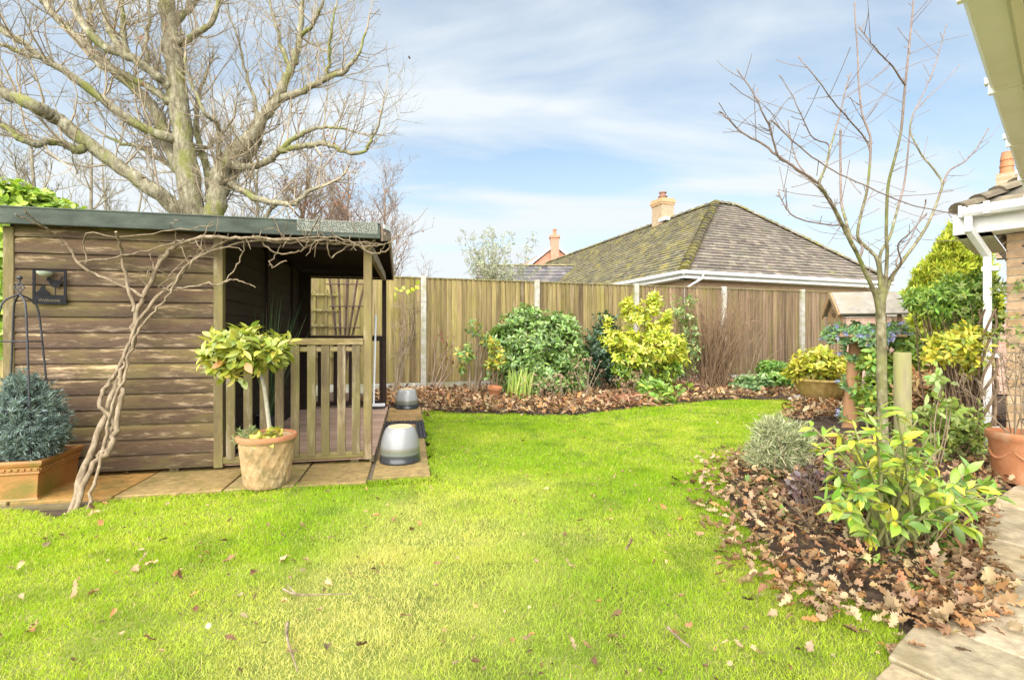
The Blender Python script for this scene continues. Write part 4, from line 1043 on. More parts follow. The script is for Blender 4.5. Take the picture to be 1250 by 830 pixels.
# ------------------------------------------------------------------ trees
def twig_grow(mb, p, d, ln, r, lev, up=.25, wob=.35, seg=4, tips=None, kids=(3, 6)):
    n = max(2, int(ln/ (.16 if lev > 1 else .3))); n = min(n, 7)
    pts = [p]; dd = d.normalized()
    for k in range(n):
        dd = (dd + Vector((random.gauss(0, wob), random.gauss(0, wob), random.gauss(up*.3, wob)))*.38 + Vector((0, 0, up*.12))).normalized()
        pts.append(pts[-1] + dd*ln/n)
    mb.tube(pts, [r*(1-.75*k/n) for k in range(n+1)], seg if r > .012 else 3, cap=False)
    if lev > 0:
        for k in range(random.randint(*kids)):
            f = random.uniform(.2, 1.0); i = min(n-1, int(f*n)); q = pts[i].lerp(pts[i+1], f*n-i)
            ax = (pts[i+1]-pts[i]).normalized()
            sd = Vector((random.gauss(0, 1), random.gauss(0, 1), random.gauss(.25, .8))); sd = (sd - ax*sd.dot(ax)).normalized()
            cd = ax*random.uniform(.5, 1.0) + sd*random.uniform(.6, 1.0)
            twig_grow(mb, q, cd, ln*random.uniform(.35, .65), max(r*.5, .0035), lev-1, up, wob, seg, tips, kids)
    if tips is not None: tips.append((pts[-1], dd))

random.seed(42)
TY = 12.0
oak = thing('oak_tree', 'large bare oak tree with thick mossy forking limbs rising behind the summerhouse', 'tree', (P(238, 300, TY).x, TY, 0))
limbs = {
 'trunk': ([(240, 560), (239, 400), (238, 300), (233, 240), (227, 195), (221, 150), (216, 100), (211, 60), (206, 28), (202, -10), (199, -70), (204, -130)], 16.5, 6.5, 0),
 'limb_1': ([(228, 215), (212, 190), (201, 165), (190, 135), (168, 112), (136, 84), (107, 56), (72, 25), (53, 0), (36, -30), (20, -70)], 9, 3, .5),
 'limb_2': ([(215, 128), (200, 119), (175, 103), (150, 90), (128, 84), (110, 70)], 6, 2.5, -.2),
 'limb_3': ([(216, 118), (205, 104), (194, 94), (175, 80), (153, 67), (125, 56), (107, 38), (94, 15), (88, -10), (78, -50)], 7, 3, -.6),
 'limb_4': ([(155, 68), (151, 40), (147, -5), (150, -40)], 4, 1.5, -.5), 'limb_5': ([(150, 66), (138, 44), (128, 19), (122, -5), (118, -45)], 5, 2, -.4),
 'limb_6': ([(216, 172), (205, 168), (163, 150), (125, 122), (88, 94), (50, 70), (25, 50), (0, 38), (-30, 25), (-70, 0)], 6.5, 2, -1.0),
 'limb_7': ([(52, 71), (22, 64), (0, 53), (-30, 50)], 3, 1.5, -1.1),
 'limb_8': ([(236, 285), (222, 262), (205, 245), (188, 232), (150, 207), (107, 175), (75, 150), (58, 138), (41, 130), (30, 124), (16, 119), (0, 111), (-40, 92), (-90, 80)], 10, 4.5, -1.4),
 'limb_9': ([(105, 174), (95, 184), (78, 175), (60, 173), (44, 176), (28, 171), (12, 160), (0, 153), (-30, 140)], 5, 2, -1.5),
 'limb_10': ([(244, 400), (250, 320), (258, 280), (264, 250), (267, 225), (272, 203), (285, 186), (300, 174), (312, 158), (321, 143), (336, 125), (346, 105), (355, 84), (362, 65), (366, 42), (368, 10), (372, -30)], 14.5, 2.2, .3),
 'limb_11': ([(268, 240), (285, 212), (300, 195), (313, 178), (320, 150)], 7, 4, .7),
 'limb_12': ([(274, 196), (290, 203), (304, 204), (320, 200), (331, 194), (342, 183), (353, 174), (365, 165), (380, 158), (395, 155), (410, 156), (422, 158)], 5.5, 1.4, -.3),
 'limb_13': ([(338, 186), (355, 181), (371, 179), (395, 175), (410, 180), (425, 187), (446, 184), (454, 168), (462, 152), (467, 130)], 4.2, 1.0, -.4),
 'limb_14': ([(338, 122), (355, 116), (371, 111), (398, 96), (419, 88), (432, 74), (439, 64), (446, 40)], 5, 1.2, -.3),
 'limb_15': ([(282, 225), (291, 229), (311, 241), (330, 246), (345, 248), (361, 249), (375, 236), (392, 228)], 5, 1.8, -.6),
 'limb_16': ([(264, 284), (300, 290), (321, 270), (334, 252), (350, 246)], 4, 2, .4),
 'limb_17': ([(270, 198), (267, 189), (267, 168), (266, 152), (258, 145), (250, 138), (240, 115), (230, 94), (226, 70)], 3.6, 1.5, -.5),
 'limb_18': ([(258, 270), (254, 215), (245, 180), (239, 150), (243, 120), (250, 95)], 6, 2, 1.0),
 'limb_19': ([(213, 48), (225, 52), (238, 42), (252, 34), (262, 20), (268, -10)], 5, 2, -.3), 'limb_20': ([(209, 30), (222, 20), (235, 8), (250, -20)], 5, 2, .3),
 'limb_21': ([(222, 212), (205, 200), (186, 190), (168, 178), (150, 176), (130, 166)], 4.5, 1.6, .8), 'limb_22': ([(300, 172), (312, 148), (310, 120), (300, 90), (294, 60), (284, 30)], 3, 1.2, .6),
 'limb_23': ([(356, 84), (345, 60), (338, 35), (330, 5), (326, -30)], 3.5, 1.2, .2), 'limb_24': ([(366, 45), (382, 30), (392, 8), (398, -20)], 3, 1.2, -.2),
 'limb_25': ([(398, 96), (402, 70), (404, 40), (408, 10)], 2.6, .9, -.4), 'limb_26': ([(226, 190), (244, 182), (262, 175), (280, 152)], 3, 1.5, .9),
 'limb_27': ([(182, 78), (178, 55), (182, 20), (180, -15)], 3, 1.2, -.5), 'limb_28': ([(108, 58), (112, 25), (108, -10)], 3.2, 1.5, .5),
}
tb, lbm, tw = MB(), MB(), MB()
tips = []
allnodes = []
drawn = []
def near_depth(dr, q, dflt):
    if not dr: return dflt
    b = min(dr, key=lambda v: (CX+F*v.x/v.y-q[0])**2 + (HY-F*(v.z-H)/v.y-q[1])**2)
    return b.y
for nm, (px, r0, r1, dy) in limbs.items():
    n = len(px); pts = []
    y0_ = near_depth(drawn, px[0], TY)
    for i, (x, y) in enumerate(px):
        f = i/(n-1); pts.append(P(x, y, y0_ + (TY + dy*1.3 - y0_)*min(1, f*1.6)))
    if nm in ('trunk', 'limb_10'): pts[0].z = -.1; 
    pts = smooth_path(pts, 4)
    pts = [q + Vector((random.gauss(0, .014), random.gauss(0, .014), random.gauss(0, .014))) for q in pts]
    drawn += pts
    m_ = len(pts); rad = [(r0 + (r1-r0)*(i/(m_-1))**.8)/F*TY*random.uniform(.92, 1.12) for i in range(m_)]
    (tb if nm == 'trunk' else lbm).tube(pts, rad, 14 if r0 > 8 else 8)
    for k in range(m_-1):
        if pts[k].z > 2.2 and nm != 'trunk' or pts[k].z > 7: allnodes.append((pts[k], (pts[k+1]-pts[k]), rad[k], (pts[k+1]-pts[k]).length))
    twig_grow(tw, pts[-1], pts[-1]-pts[-3], .8, rad[-1], 2, .4, .3)
    # burrs and knots
    for b_ in range(1 if r0 > 4 else 0):
        i = random.randrange(m_//3, m_); rr = rad[i]*random.uniform(1.05, 1.2)
        d_ = (pts[min(i+1, m_-1)]-pts[i-1]).normalized()
        lbm.tube([pts[i]-d_*rr*1.0, pts[i]-d_*rr*.5, pts[i]+d_*rr*.3, pts[i]+d_*rr], [rr*.55, rr*.98, rr*.95, rr*.55], 9)
for i in range(700):
    q, d, r, l_ = random.choices(allnodes, [a[3] for a in allnodes])[0]
    ax = d.normalized(); sd = Vector((random.gauss(0, 1), random.gauss(0, 1), random.gauss(.45, .8))); sd = (sd-ax*sd.dot(ax)).normalized()
    ln = random.uniform(.35, 1.7) * (1.0 if r > .03 else .85)
    twig_grow(tw, q, ax*random.uniform(.2, .9) + sd, ln, max(.006, min(r*.35, .016*ln)), 2, .55, .32, 4, tips, (2, 5))
tb.build('trunk', M_bark, oak, smooth=70); lbm.build('limbs', M_bark, oak, smooth=70)
M_twig = noise_mat('oak_twig', [(.3, (.22, .175, .11)), (.7, (.38, .31, .21))], 4, .9, 0)
tw.build('crown', M_twig, oak, smooth=70)
sel = random.sample(tips, 75)
leaf_obj('dead_leaves', M_dry, oak, [leaves_data([tuple(t_[0]) for t_ in sel], rand_dirs(75)+[0, 0, -.6], rand_dirs(75), .09, .07, pick([(.2, .09, .06), (.28, .14, .08)], 75), OAK, .3, .3, .03)])

def bare_tree(x, Y, top, r, label, mat, spread=.35, seed=1, nlimb=14, group=None, leaves=None, lev=3, lean=0):
    random.seed(seed)
    b = Vector(((x-CX)/F*Y, Y, 0)); h = H + (HY-top)/F*Y
    t_ = thing('bare_tree', label, 'tree', b, 0, group)
    mb = MB(); pts = [b + Vector((0, 0, -.1))]
    n = 8
    for k in range(1, n+1): pts.append(Vector((b.x + lean*k/n + random.gauss(0, .05)*h/8, b.y + random.gauss(0, .05)*h/8, h*.86*k/n)))
    mb.tube(pts, [r*(1-.8*k/n) for k in range(n+1)], 8); mb.build('trunk', mat, t_, smooth=70)
    cr = MB(); tp = []
    for i in range(nlimb):
        f = random.uniform(.22, .98); k = min(n-1, int(f*n)); q = pts[k].lerp(pts[k+1], f*n-k)
        an = random.uniform(0, 6.28); d = Vector((math.cos(an), math.sin(an), random.uniform(.5, 1.3)))
        twig_grow(cr, q, d, h*spread*(1.15-f*.7)*random.uniform(.6, 1.1), r*(1.05-.8*f)*.5, lev, .5, .25, 4, tp, (3, 5))
    cr.build('crown', mat, t_, smooth=70)
    if leaves:
        s = random.sample(tp, min(leaves[0], len(tp))); K_ = len(s)
        leaf_obj('dead_leaves', M_dry, t_, [leaves_data([tuple(q[0]) for q in s], rand_dirs(K_)+[0, 0, -.7], rand_dirs(K_), leaves[1], leaves[1]*.55, pick(leaves[2], K_), OVAL, .3, .2)])
    return t_
GRP = 'bare trees in the distance'
bare_tree(40, 19, 120, .16, 'pale slim bare tree at the far left beyond the ivy hedge', M_bark_far, .3, 3, 16)
bare_tree(98, 21, 130, .15, 'pale bare tree rising just right of the ivy hedge top', M_bark_far, .3, 5, 15, lean=.6)
bare_tree(128, 23, 160, .13, 'thin pale bare tree under the long low oak limb', M_bark_far, .3, 6, 14)
bare_tree(170, 24, 165, .12, 'thin pale bare tree just left of the oak trunk', M_bark_far, .28, 8, 14)
bare_tree(-20, 18, 95, .16, 'bare tree at the left edge behind the lowest oak limbs', M_bark_far, .3, 9, 14)
RUST = [(.36, .16, .07), (.42, .2, .1), (.3, .13, .06)]
bare_tree(372, 15.5, 165, .15, 'brownish bare tree with rust coloured leaves right of the oak', M_twig_red, .34, 12, 20, leaves=(420, .075, RUST))
bare_tree(424, 17, 175, .12, 'twiggy bare tree with clinging russet leaves above the porch roof', M_twig_red, .36, 14, 32, leaves=(420, .08, RUST))
bare_tree(470, 18, 195, .1, 'low wispy bare tree beside the porch gable', M_twig_red, .34, 16, 34, leaves=(60, .07, RUST))
bare_tree(315, 18, 150, .14, 'tall pale bare tree between the two oak leaders and the porch', M_bark_far, .3, 17, 16)
bare_tree(205, 22, 200, .1, 'small pale bare tree hidden behind the oak fork', M_bark_far, .3, 19, 12)

# olive tree above the fence
random.seed(50)
Yo = 14.5; ob = Vector(((602-CX)/F*Yo, Yo, 0))
olv = thing('olive_tree', 'wispy grey green olive tree showing above the fence by the garage roof', 'tree', ob)
mb = MB(); mb.tube([ob, ob + Vector((.1, 0, 1.4)), ob + Vector((.0, 0, 2.6))], [.09, .07, .05], 8)
mb.build('trunk', M_bark_far, olv)
tp, dp_ = [], []
mb = MB()
for i in range(46):
    e = P(random.gauss(600, 20), random.uniform(268, 335), Yo + random.gauss(0, .5))
    if e.z < 2.3: continue
    w_ = (e.z-2.2)/2.5
    e.x = ob.x + (e.x-ob.x)*(1.55-.8*min(1, w_)); s = ob + Vector((0, 0, random.uniform(1.6, 2.6)))
    pth = smooth_path([s, s.lerp(e, .5) + Vector((random.gauss(0, .1), 0, -.08)), e], 5); mb.tube(pth, [.014-.001*k for k in range(len(pth))], 4)
    for q in pth[4:]:
        for _ in range(5): tp.append(q + Vector((random.gauss(0, .05), random.gauss(0, .05), random.gauss(0, .05)))); dp_.append((e-s).normalized()*.8 + Vector((random.gauss(0, .5), random.gauss(0, .5), random.gauss(0, .4))))
mb.build('limbs', M_bark_far, olv)
leaf_obj('crown', M_dull, olv, [rosettes(np.array(tp), np.array(dp_), 4, .085, .02, [(.3, .33, .22), (.38, .4, .27), (.24, .27, .15), (.45, .46, .34)], LANCE, 20, 75)])

# golden conifer behind the bungalow corner
random.seed(60)
Yc = 9.2
gc = P(1166, 350, Yc)
gcn = thing('golden_conifer', 'bright yellow green pointed conifer behind the bungalow corner', 'conifer', (gc.x, gc.y, 0))
mb = MB(); mb.tube([(gc.x, gc.y, -.05), (gc.x, gc.y, P(0, 275, Yc).z)], [.12, .02], 8); mb.build('trunk', M_stem, gcn)
bl = []
for (px, py, rr) in ((1172, 285, 13), (1160, 300, 16), (1180, 305, 18), (1146, 322, 16), (1168, 328, 22), (1192, 328, 20), (1130, 342, 16), (1155, 350, 24), (1185, 355, 26), (1120, 362, 16), (1140, 372, 24), (1170, 380, 28), (1200, 378, 24), (1130, 395, 22), (1168, 405, 30)):
    for s_ in (-.3, .35): q = P(px, py, Yc + s_*rr/20.0*1.4); r_ = rr/F*Yc; bl.append((q.x, q.y, q.z, r_*.8, r_*.8, r_*1.05))
pp, dd = blob_points(bl, 3800, .55, 1.2, .2, .1)
leaf_obj('crown', M_dull, gcn, [rosettes(pp, dd, 9, .13, .03, [(.32, .38, .035), (.42, .46, .05), (.23, .3, .03), (.49, .5, .07)], LANCE, 8, 50, .3, -.15)])

# young magnolia-like tree in the right bed
random.seed(77)
YM = 3.35
yt = thing('young_tree', 'slender bare young tree with upright budding shoots in the leafy right bed', 'tree', (P(1079, 600, YM).x, YM, 0))
ml = [([(1081, 640), (1079, 560), (1077, 500), (1076, 430), (1075, 385), (1076, 352)], 7.6, 6.0, 0, 0),
 ([(1076, 400), (1070, 366), (1060, 340), (1049, 316), (1036, 290), (1022, 261), (1010, 240), (999, 224), (975, 208), (949, 190), (928, 175), (907, 163), (893, 150), (880, 137)], 5.2, .9, -.45, 1),
 ([(950, 191), (942, 165), (933, 142), (918, 112), (901, 87)], 2, .7, -.6, 1), ([(1040, 296), (1033, 270), (1027, 247), (1026, 200), (1026, 160)], 3, 1.6, .2, 1),
 ([(1000, 225), (1008, 203), (1013, 183), (1020, 158), (1027, 133), (1032, 110), (1038, 92)], 2.4, .9, -.1, 1),
 ([(1075, 352), (1071, 318), (1058, 302), (1047, 289), (1052, 258), (1059, 229), (1063, 174), (1057, 152), (1052, 137), (1048, 100), (1047, 69), (1043, 5)], 4, 1.0, .15, 1),
 ([(1078, 352), (1074, 313), (1086, 290), (1093, 265), (1100, 240), (1104, 224), (1108, 190), (1111, 156)], 3.6, 1.3, .5, 1),
 ([(1081, 345), (1083, 310), (1082, 284), (1084, 229), (1092, 195), (1100, 160), (1104, 115), (1108, 75), (1111, 46), (1114, 15), (1116, -8)], 3.8, 1.0, -.25, 1),
 ([(1079, 365), (1088, 340), (1104, 316), (1118, 297), (1132, 275), (1142, 252), (1150, 229), (1157, 211), (1166, 204), (1178, 197), (1193, 180), (1206, 158)], 4.6, .8, .35, 1),
 ([(1150, 222), (1138, 205), (1127, 192), (1117, 175), (1111, 160), (1113, 145), (1118, 133), (1130, 108), (1141, 82), (1149, 55), (1155, 32)], 2.2, .7, .5, 1),
 ([(1118, 134), (1145, 108), (1173, 78)], 1.1, .6, .7, 0), ([(1104, 96), (1090, 82), (1077, 69), (1063, 52), (1049, 34)], 1.5, .7, -.5, 1), ([(1056, 169), (1037, 147), (1017, 124), (998, 98), (976, 71)], 1.7, .7, -.3, 1),
 ([(1012, 178), (1000, 172), (990, 165), (978, 140), (966, 115), (953, 94)], 1.4, .6, -.4, 1), ([(940, 147), (968, 172), (999, 197), (1035, 217), (1072, 234), (1098, 245), (1127, 254), (1164, 261)], 1.3, .7, -.5, 1),
 ([(1034, 276), (1017, 275), (995, 272), (972, 266), (960, 255), (951, 236)], 1.6, .8, -.5, 1), ([(1095, 316), (1112, 290), (1127, 258), (1130, 245)], 1.5, .9, .4, 1),
 ([(1010, 241), (985, 215), (972, 195), (965, 170), (962, 150)], 1.6, .7, -.2, 1), ([(1052, 300), (1030, 280), (1018, 258), (1008, 240)], 2, 1.3, .3, 1), ([(1085, 340), (1100, 322), (1096, 300), (1110, 285), (1130, 262)], 1.6, .9, -.4, 1)]
tb, lb, sb = MB(), MB(), MB(); ydr = []
for j, (px, r0, r1, dy, sp) in enumerate(ml):
    n = len(px); y0_ = near_depth(ydr, px[0], YM); pts = [P(x, y, y0_ + (YM + dy - y0_)*min(1, 1.5*i/(n-1))) for i, (x, y) in enumerate(px)]
    if ydr:
        nb = min(ydr, key=lambda v: (CX+F*v.x/v.y-px[0][0]-4)**2 + (HY-F*(v.z-H)/v.y-px[0][1]-14)**2); pts = [nb.copy()] + pts[(1 if (nb-pts[0]).length < .06 else 0):]
    if j == 0: pts[0].z = -.02
    pts = smooth_path(pts, 4); pts = [q + Vector((random.gauss(0, .0025),)*3) for q in pts]; m_ = len(pts); ydr += pts
    rad = [(r0+(r1-r0)*(i/(m_-1))**.6)/F*YM*(.84 if j == 0 else .72) for i in range(m_)]
    if r0 > 2.1 and j: h_ = int(m_*.55); lb.tube(pts[:h_+1], rad[:h_+1], 7); sb.tube(pts[h_:], rad[h_:], 7)
    else: (tb if j == 0 else sb).tube(pts, rad, 10 if j == 0 else 7)
    if sp:
        for k in range(m_//2):
            i = random.randrange(1, m_-1); ax = (pts[i+1]-pts[i-1]).normalized()
            sd = Vector((random.gauss(0, 1), random.gauss(0, 1), random.gauss(0, 1))); sd = (sd-ax*sd.dot(ax)).normalized()
            ln = random.choice([.015, .02, .03, .03, .05, .1, .22]); e = pts[i] + (ax*.8+sd)*ln
            sb.tube([pts[i], pts[i].lerp(e, .6) + Vector((0, 0, -.04*ln)), e - (e-pts[i]).normalized()*.006, e], [.0024, .0017, .0022, .0008], 5)
        sb.tube([pts[-1]-(pts[-1]-pts[-2]).normalized()*.02, pts[-1], pts[-1]+(pts[-1]-pts[-2]).normalized()*.018], [rad[-1], rad[-1]*1.5, .001], 6)
for k in range(40):
    a_ = random.choice([q for q in ydr if q.z > 1.7]); d = Vector((random.choice((-1, 1))*random.uniform(.5, 1), random.gauss(0, .4), random.uniform(-.1, .6))).normalized()*random.uniform(.15, .4)
    sb.tube(smooth_path([a_, a_ + d*.5 + Vector((random.gauss(0, .015), 0, random.gauss(.01, .02))), a_ + d + Vector((0, 0, random.uniform(0, .06)))], 3), [.0022, .002, .0018, .0016, .0014, .0012, .001], 5)
tb.build('trunk', M_youngbark, yt, smooth=70); lb.build('limbs', M_youngbark, yt, smooth=70); sb.build('crown', M_shoot, yt, smooth=70)

# ------------------------------------------------------------------ shrubs and bedding
def plant(name, label, cat, base, fol, stems=None, group=None, mat=None, smat=None):
    o_ = thing(name, label, cat, base, 0, group)
    if fol: leaf_obj('foliage', mat or M_leaf, o_, fol)
    if stems is not None: stems.build('stems', smat or M_stem, o_, smooth=70)
    return o_
def stems_to(base, pts, n, r0=.01, r1=.003, spread=.08, sag=.05):
    mb = MB()
    for i in range(n):
        e = Vector(pts[random.randrange(len(pts))]); b = Vector(base) + Vector((random.gauss(0, spread), random.gauss(0, spread), -.02))
        mb.tube(smooth_path([b, b.lerp(e, .5) + Vector((random.gauss(0, sag), random.gauss(0, sag), .05)), e], 3), [r0, r0*.9, r0*.8, r0*.7, r0*.6, r0*.45, r1], 5)
    return mb
def at(px, Y, z=0): return Vector(((px-CX)/F*Y, Y, z))
def blobs_px(lst, Y, depth=1.0):
    """(px, py, rx, ry [, dY]) in photo pixels to ellipsoids at their real distance"""
    res = []
    for b in lst:
        yy = Y + (b[4] if len(b) > 4 else 0); q = P(b[0], b[1], yy); rx, rz = b[2]/F*yy, b[3]/F*yy
        res.append((q.x, q.y, q.z, rx, (rx+rz)/2*depth, rz))
    return res
random.seed(90)
# choisya: big green
Yb_ = 9.45
bl = blobs_px([(652, 420, 48, 44), (622, 425, 26, 34), (690, 425, 26, 34), (655, 450, 55, 28, -.2), (640, 392, 26, 18), (682, 398, 22, 18), (608, 415, 15, 20, -.2), (665, 470, 40, 16, -.4), (703, 455, 16, 20)], Yb_, .85)
pp, dd = blob_points(bl, 1500, .6, .6, .03)
GREEN = [(.12, .21, .05), (.18, .3, .07), (.24, .36, .09), (.1, .17, .05), (.3, .42, .16)]
plant('choisya_shrub', 'large rounded glossy green shrub against the middle of the fence', 'shrub', at(655, Yb_), [rosettes(pp, dd, 8, .11, .042, GREEN, OVAL, 35, 100, .3, -.25)], stems_to(at(655, Yb_), pp, 40, .014), mat=M_gloss)
# dark shrub between
Yd = 9.9
bl = blobs_px([(730, 425, 20, 30), (738, 395, 13, 16), (722, 450, 18, 24), (745, 440, 16, 30)], Yd)
pp, dd = blob_points(bl, 380, .4, .6, .03)
plant('dark_shrub', 'dark green glossy shrub squeezed between the green and the yellow shrubs', 'shrub', at(732, Yd), [rosettes(pp, dd, 6, .11, .042, [(.035, .08, .04), (.05, .11, .05), (.08, .15, .08), (.03, .06, .03)], OVAL, 35, 90)], stems_to(at(732, Yd), pp, 20, .012), mat=M_gloss)
# golden choisya
Yg = 9.7
bl = blobs_px([(790, 428, 34, 20, -.25), (768, 414, 18, 13), (797, 402, 13, 12), (776, 384, 17, 10), (767, 370, 8, 6), (796, 372, 11, 14), (801, 360, 5, 6), (748, 416, 15, 16), (818, 420, 18, 16, -.1), (742, 396, 5, 14), (814, 393, 5, 14), (830, 432, 10, 14)], Yg, .9)
pp, dd = blob_points(bl, 800, .45, .9, .03, .2)
GOLD = [(.5, .52, .05), (.58, .58, .08), (.4, .47, .045), (.62, .6, .14), (.3, .4, .04)]
bl2 = blobs_px([(790, 452, 36, 24), (768, 445, 24, 26), (815, 448, 18, 20)], Yg, .8)
p2, d2_ = blob_points(bl2, 420, .5, .5, .03)
plant('golden_shrub', 'bright yellow leaved shrub standing in front of a concrete fence post', 'shrub', at(785, Yg), [rosettes(pp, dd, 8, .105, .04, GOLD, OVAL, 35, 95, .3, -.25), rosettes(p2, d2_, 7, .1, .04, [(.14, .26, .03), (.2, .32, .04), (.27, .36, .04)], OVAL, 35, 95)], stems_to(at(785, Yg), np.concatenate([pp, p2]), 40, .013), mat=M_gloss)
# loose variegated shrub
bl = blobs_px([(838, 395, 14, 28), (845, 425, 12, 26), (828, 378, 9, 14), (830, 440, 12, 22), (845, 370, 10, 12)], 10.3)
pp, dd = blob_points(bl, 170, .2, .6, .05, .2)
plant('loose_shrub', 'loose pale green shrub on the right side of the yellow shrub', 'shrub', at(838, 10.3), [rosettes(pp, dd, 6, .085, .035, [(.2, .3, .1), (.28, .36, .15), (.36, .4, .12), (.15, .25, .08)], OVAL, 35, 90)], stems_to(at(838, 10.3), pp, 26, .01))
# thin stems shrub by the terracotta pot
random.seed(91)
b0 = at(578, 9.35); mb = MB(); tipsx = []
for (bx, pts) in ((574, [(573, 478), (573, 450), (570, 440)]), (580, [(580, 478), (582, 440), (584, 420), (579, 405)]), (583, [(582, 477), (588, 455), (586, 440), (592, 422)])):
    w_ = smooth_path([P(x, y, 9.35) for x, y in pts], 4); mb.tube(w_, [.034 - .017*k/len(w_) for k in range(len(w_))], 7); tipsx.append(w_[-1])
bl = blobs_px([(568, 430, 14, 12), (562, 445, 8, 10), (580, 400, 10, 10), (592, 412, 7, 7)], 9.3)
pp, dd = blob_points(bl, 46, .1, .7)
for i in range(16): mb.tube([random.choice(tipsx), Vector(pp[random.randrange(len(pp))])], [.009, .004], 4)
plant('pruned_shrub', 'pruned pale stemmed shrub with few leaves left of the big green shrub', 'shrub', b0, [rosettes(pp, dd, 6, .1, .045, GREEN + [(.36, .3, .05)], OVAL, 40, 95)], mb, smat=M_palestem)
bl = blobs_px([(602, 418, 8, 10), (608, 435, 12, 14), (600, 445, 8, 8)], 8.9)
pp, dd = blob_points(bl, 45, .1, .6)
plant('variegated_shrub', 'small shrub with yellow edged leaves above the little terracotta pot', 'shrub', at(606, 8.9), [rosettes(pp, dd, 6, .1, .045, [(.5, .47, .06), (.55, .4, .09), (.22, .32, .07), (.3, .4, .08)], OVAL, 40, 95)], stems_to(at(606, 8.9), pp, 10, .01, spread=.03))
# bare rose stems by the left post
random.seed(92)
mb = MB()
for (p0, p1, p2) in (((527, 478), (535, 455), (548, 425)), ((530, 478), (545, 450), (556, 405)), ((526, 476), (531, 440), (528, 415)), ((532, 478), (548, 458), (562, 440)), ((528, 478), (538, 462), (541, 440))):
    w_ = smooth_path([P(*q, 9.7) for q in (p0, p1, p2)], 4); mb.tube(w_, [.02-.0017*k for k in range(len(w_))], 6)
    for q in w_[3:]: twig_grow(mb, q, Vector((random.gauss(0, 1), random.gauss(0, .5), 1)), .16, .006, 1, .3, .4)
pp = [tuple(P(random.gauss(545, 8), random.uniform(405, 445), 9.65)) for _ in range(36)]
plant('rose_stems', 'dark leaning bare rose stems beside the first concrete fence post', 'rose', at(529, 9.7), [leaves_data(pp, rand_dirs(36)+[0, 0, .3], rand_dirs(36), .06, .035, pick([(.18, .07, .06), (.24, .1, .06)], 36), OVAL)], mb, smat=M_twig_red)
# bare climber between the shed's rear post and the fence post
random.seed(93); mb = MB()
for i in range(9):
    x0 = random.uniform(478, 486); w_ = smooth_path([P(x0, 478, 9.3), P(random.uniform(484, 496), random.uniform(430, 450), 9.4), P(random.uniform(486, 508), random.uniform(385, 415), 9.4), P(random.uniform(478, 512), random.uniform(350, 380), 9.5)], 4)
    mb.tube(w_, [.016-.001*k for k in range(len(w_))], 5)
    for q in w_[5::2]: twig_grow(mb, q, Vector((random.gauss(0, 1), random.gauss(0, .4), random.gauss(.3, .6))), .3, .006, 1, .3, .4)
pp = [tuple(P(random.uniform(482, 514), random.uniform(345, 362), 9.3)) for _ in range(14)]
plant('bare_climber', 'pale bare climbing stems with a few yellow leaves left of the first fence post', 'climber', at(482, 9.3), [leaves_data(pp, rand_dirs(14)+[0, 0, -.3], rand_dirs(14)+[0, -1, .5], .1, .06, pick([(.5, .55, .05), (.4, .5, .05)], 14), OVAL)], mb, smat=M_palestem)
# strap leaved clump
n = 130; cb = at(636, 8.75)
bp = np.array([[cb.x + rng.normal(0, .09), cb.y + rng.normal(0, .07), 0.03] for _ in range(n)])
plant('strap_leaf_clump', 'upright clump of pale green strap leaves in front of the big green shrub', 'perennial', cb, [leaves_data(bp, np.stack([rng.normal(.05, .16, n), rng.normal(0, .12, n), np.ones(n)], 1), np.stack([rng.normal(0, .5, n), -np.ones(n), np.full(n, .1)], 1), rng.uniform(.3, .58, n), .028, pick([(.32, .42, .08), (.4, .48, .13), (.24, .36, .06)], n), STRAP, .2, -.12),
   leaves_data(bp[:40]+[0, -.08, 0], np.stack([rng.normal(.3, .5, 40), rng.normal(-.4, .3, 40), np.full(40, .25)], 1), np.tile([0, 0, 1.], (40, 1)), rng.uniform(.25, .42, 40), .025, pick([(.42, .45, .14), (.36, .42, .1)], 40), STRAP, .2, -.3)])
# small terracotta pot
tpc = at(603, 8.7, .05)
o_ = thing('small_pot', 'small tilted terracotta pot on the leaf litter by the fence', 'plant pot', tpc)
mb = MB(); mb.lathe([(0, 0), (.075, 0), (.11, .15), (.115, .15), (.132, .155), (.135, .2), (.118, .2), (.112, .15), (.1, .13), (0, .12)], tpc, 28)
mb.build('pot_body', M_terra, o_, smooth=40); o_.rotation_euler = (.12, .1, 0)
# dead flower stalks and dry heap
random.seed(94)
def stalks(label, cpx, Y, n, hpx, spread, name='dead_stalks', heads=True, mat=M_palestem, r=.005, cols=None, group=None):
    mb = MB(); hp = []
    for i in range(n):
        b = at(cpx + random.gauss(0, spread), Y + random.gauss(0, .15)); hh_ = random.uniform(.45, 1.0)*hpx/F*Y
        e = b + Vector((random.gauss(0, .3)*hh_, random.gauss(0, .12)*hh_, hh_)); w_ = smooth_path([b, b.lerp(e, .5) + Vector((random.gauss(0, .02), 0, .02)), e], 3)
        mb.tube(w_, [r*(1-.1*k) for k in range(len(w_))], 5); hp.append(e)
        for q in w_[3:-1]:
            if random.random() < .6: e2 = q + Vector((random.gauss(0, .06), random.gauss(0, .04), .08)); mb.tube([q, e2], [r*.6, r*.3], 4); hp.append(e2)
    fol = None
    if heads:
        h_ = np.array([tuple(q) for q in hp]); fol = [rosettes(h_, rand_dirs(len(h_))*.3+[0, 0, 1], 6, .04, .02, cols or [(.4, .27, .19), (.48, .34, .25), (.32, .2, .13)], OVAL, 20, 90)]
    return plant(name, label, 'perennial', at(cpx, Y), fol, mb, mat=M_dry, smat=mat, group=group)
stalks('tall dead flower stalks leaning in front of the dark shrub', 714, 8.8, 9, 62, 4, r=.009)
stalks('short pinkish dead stalks below the big green shrub', 672, 8.3, 22, 38, 12)
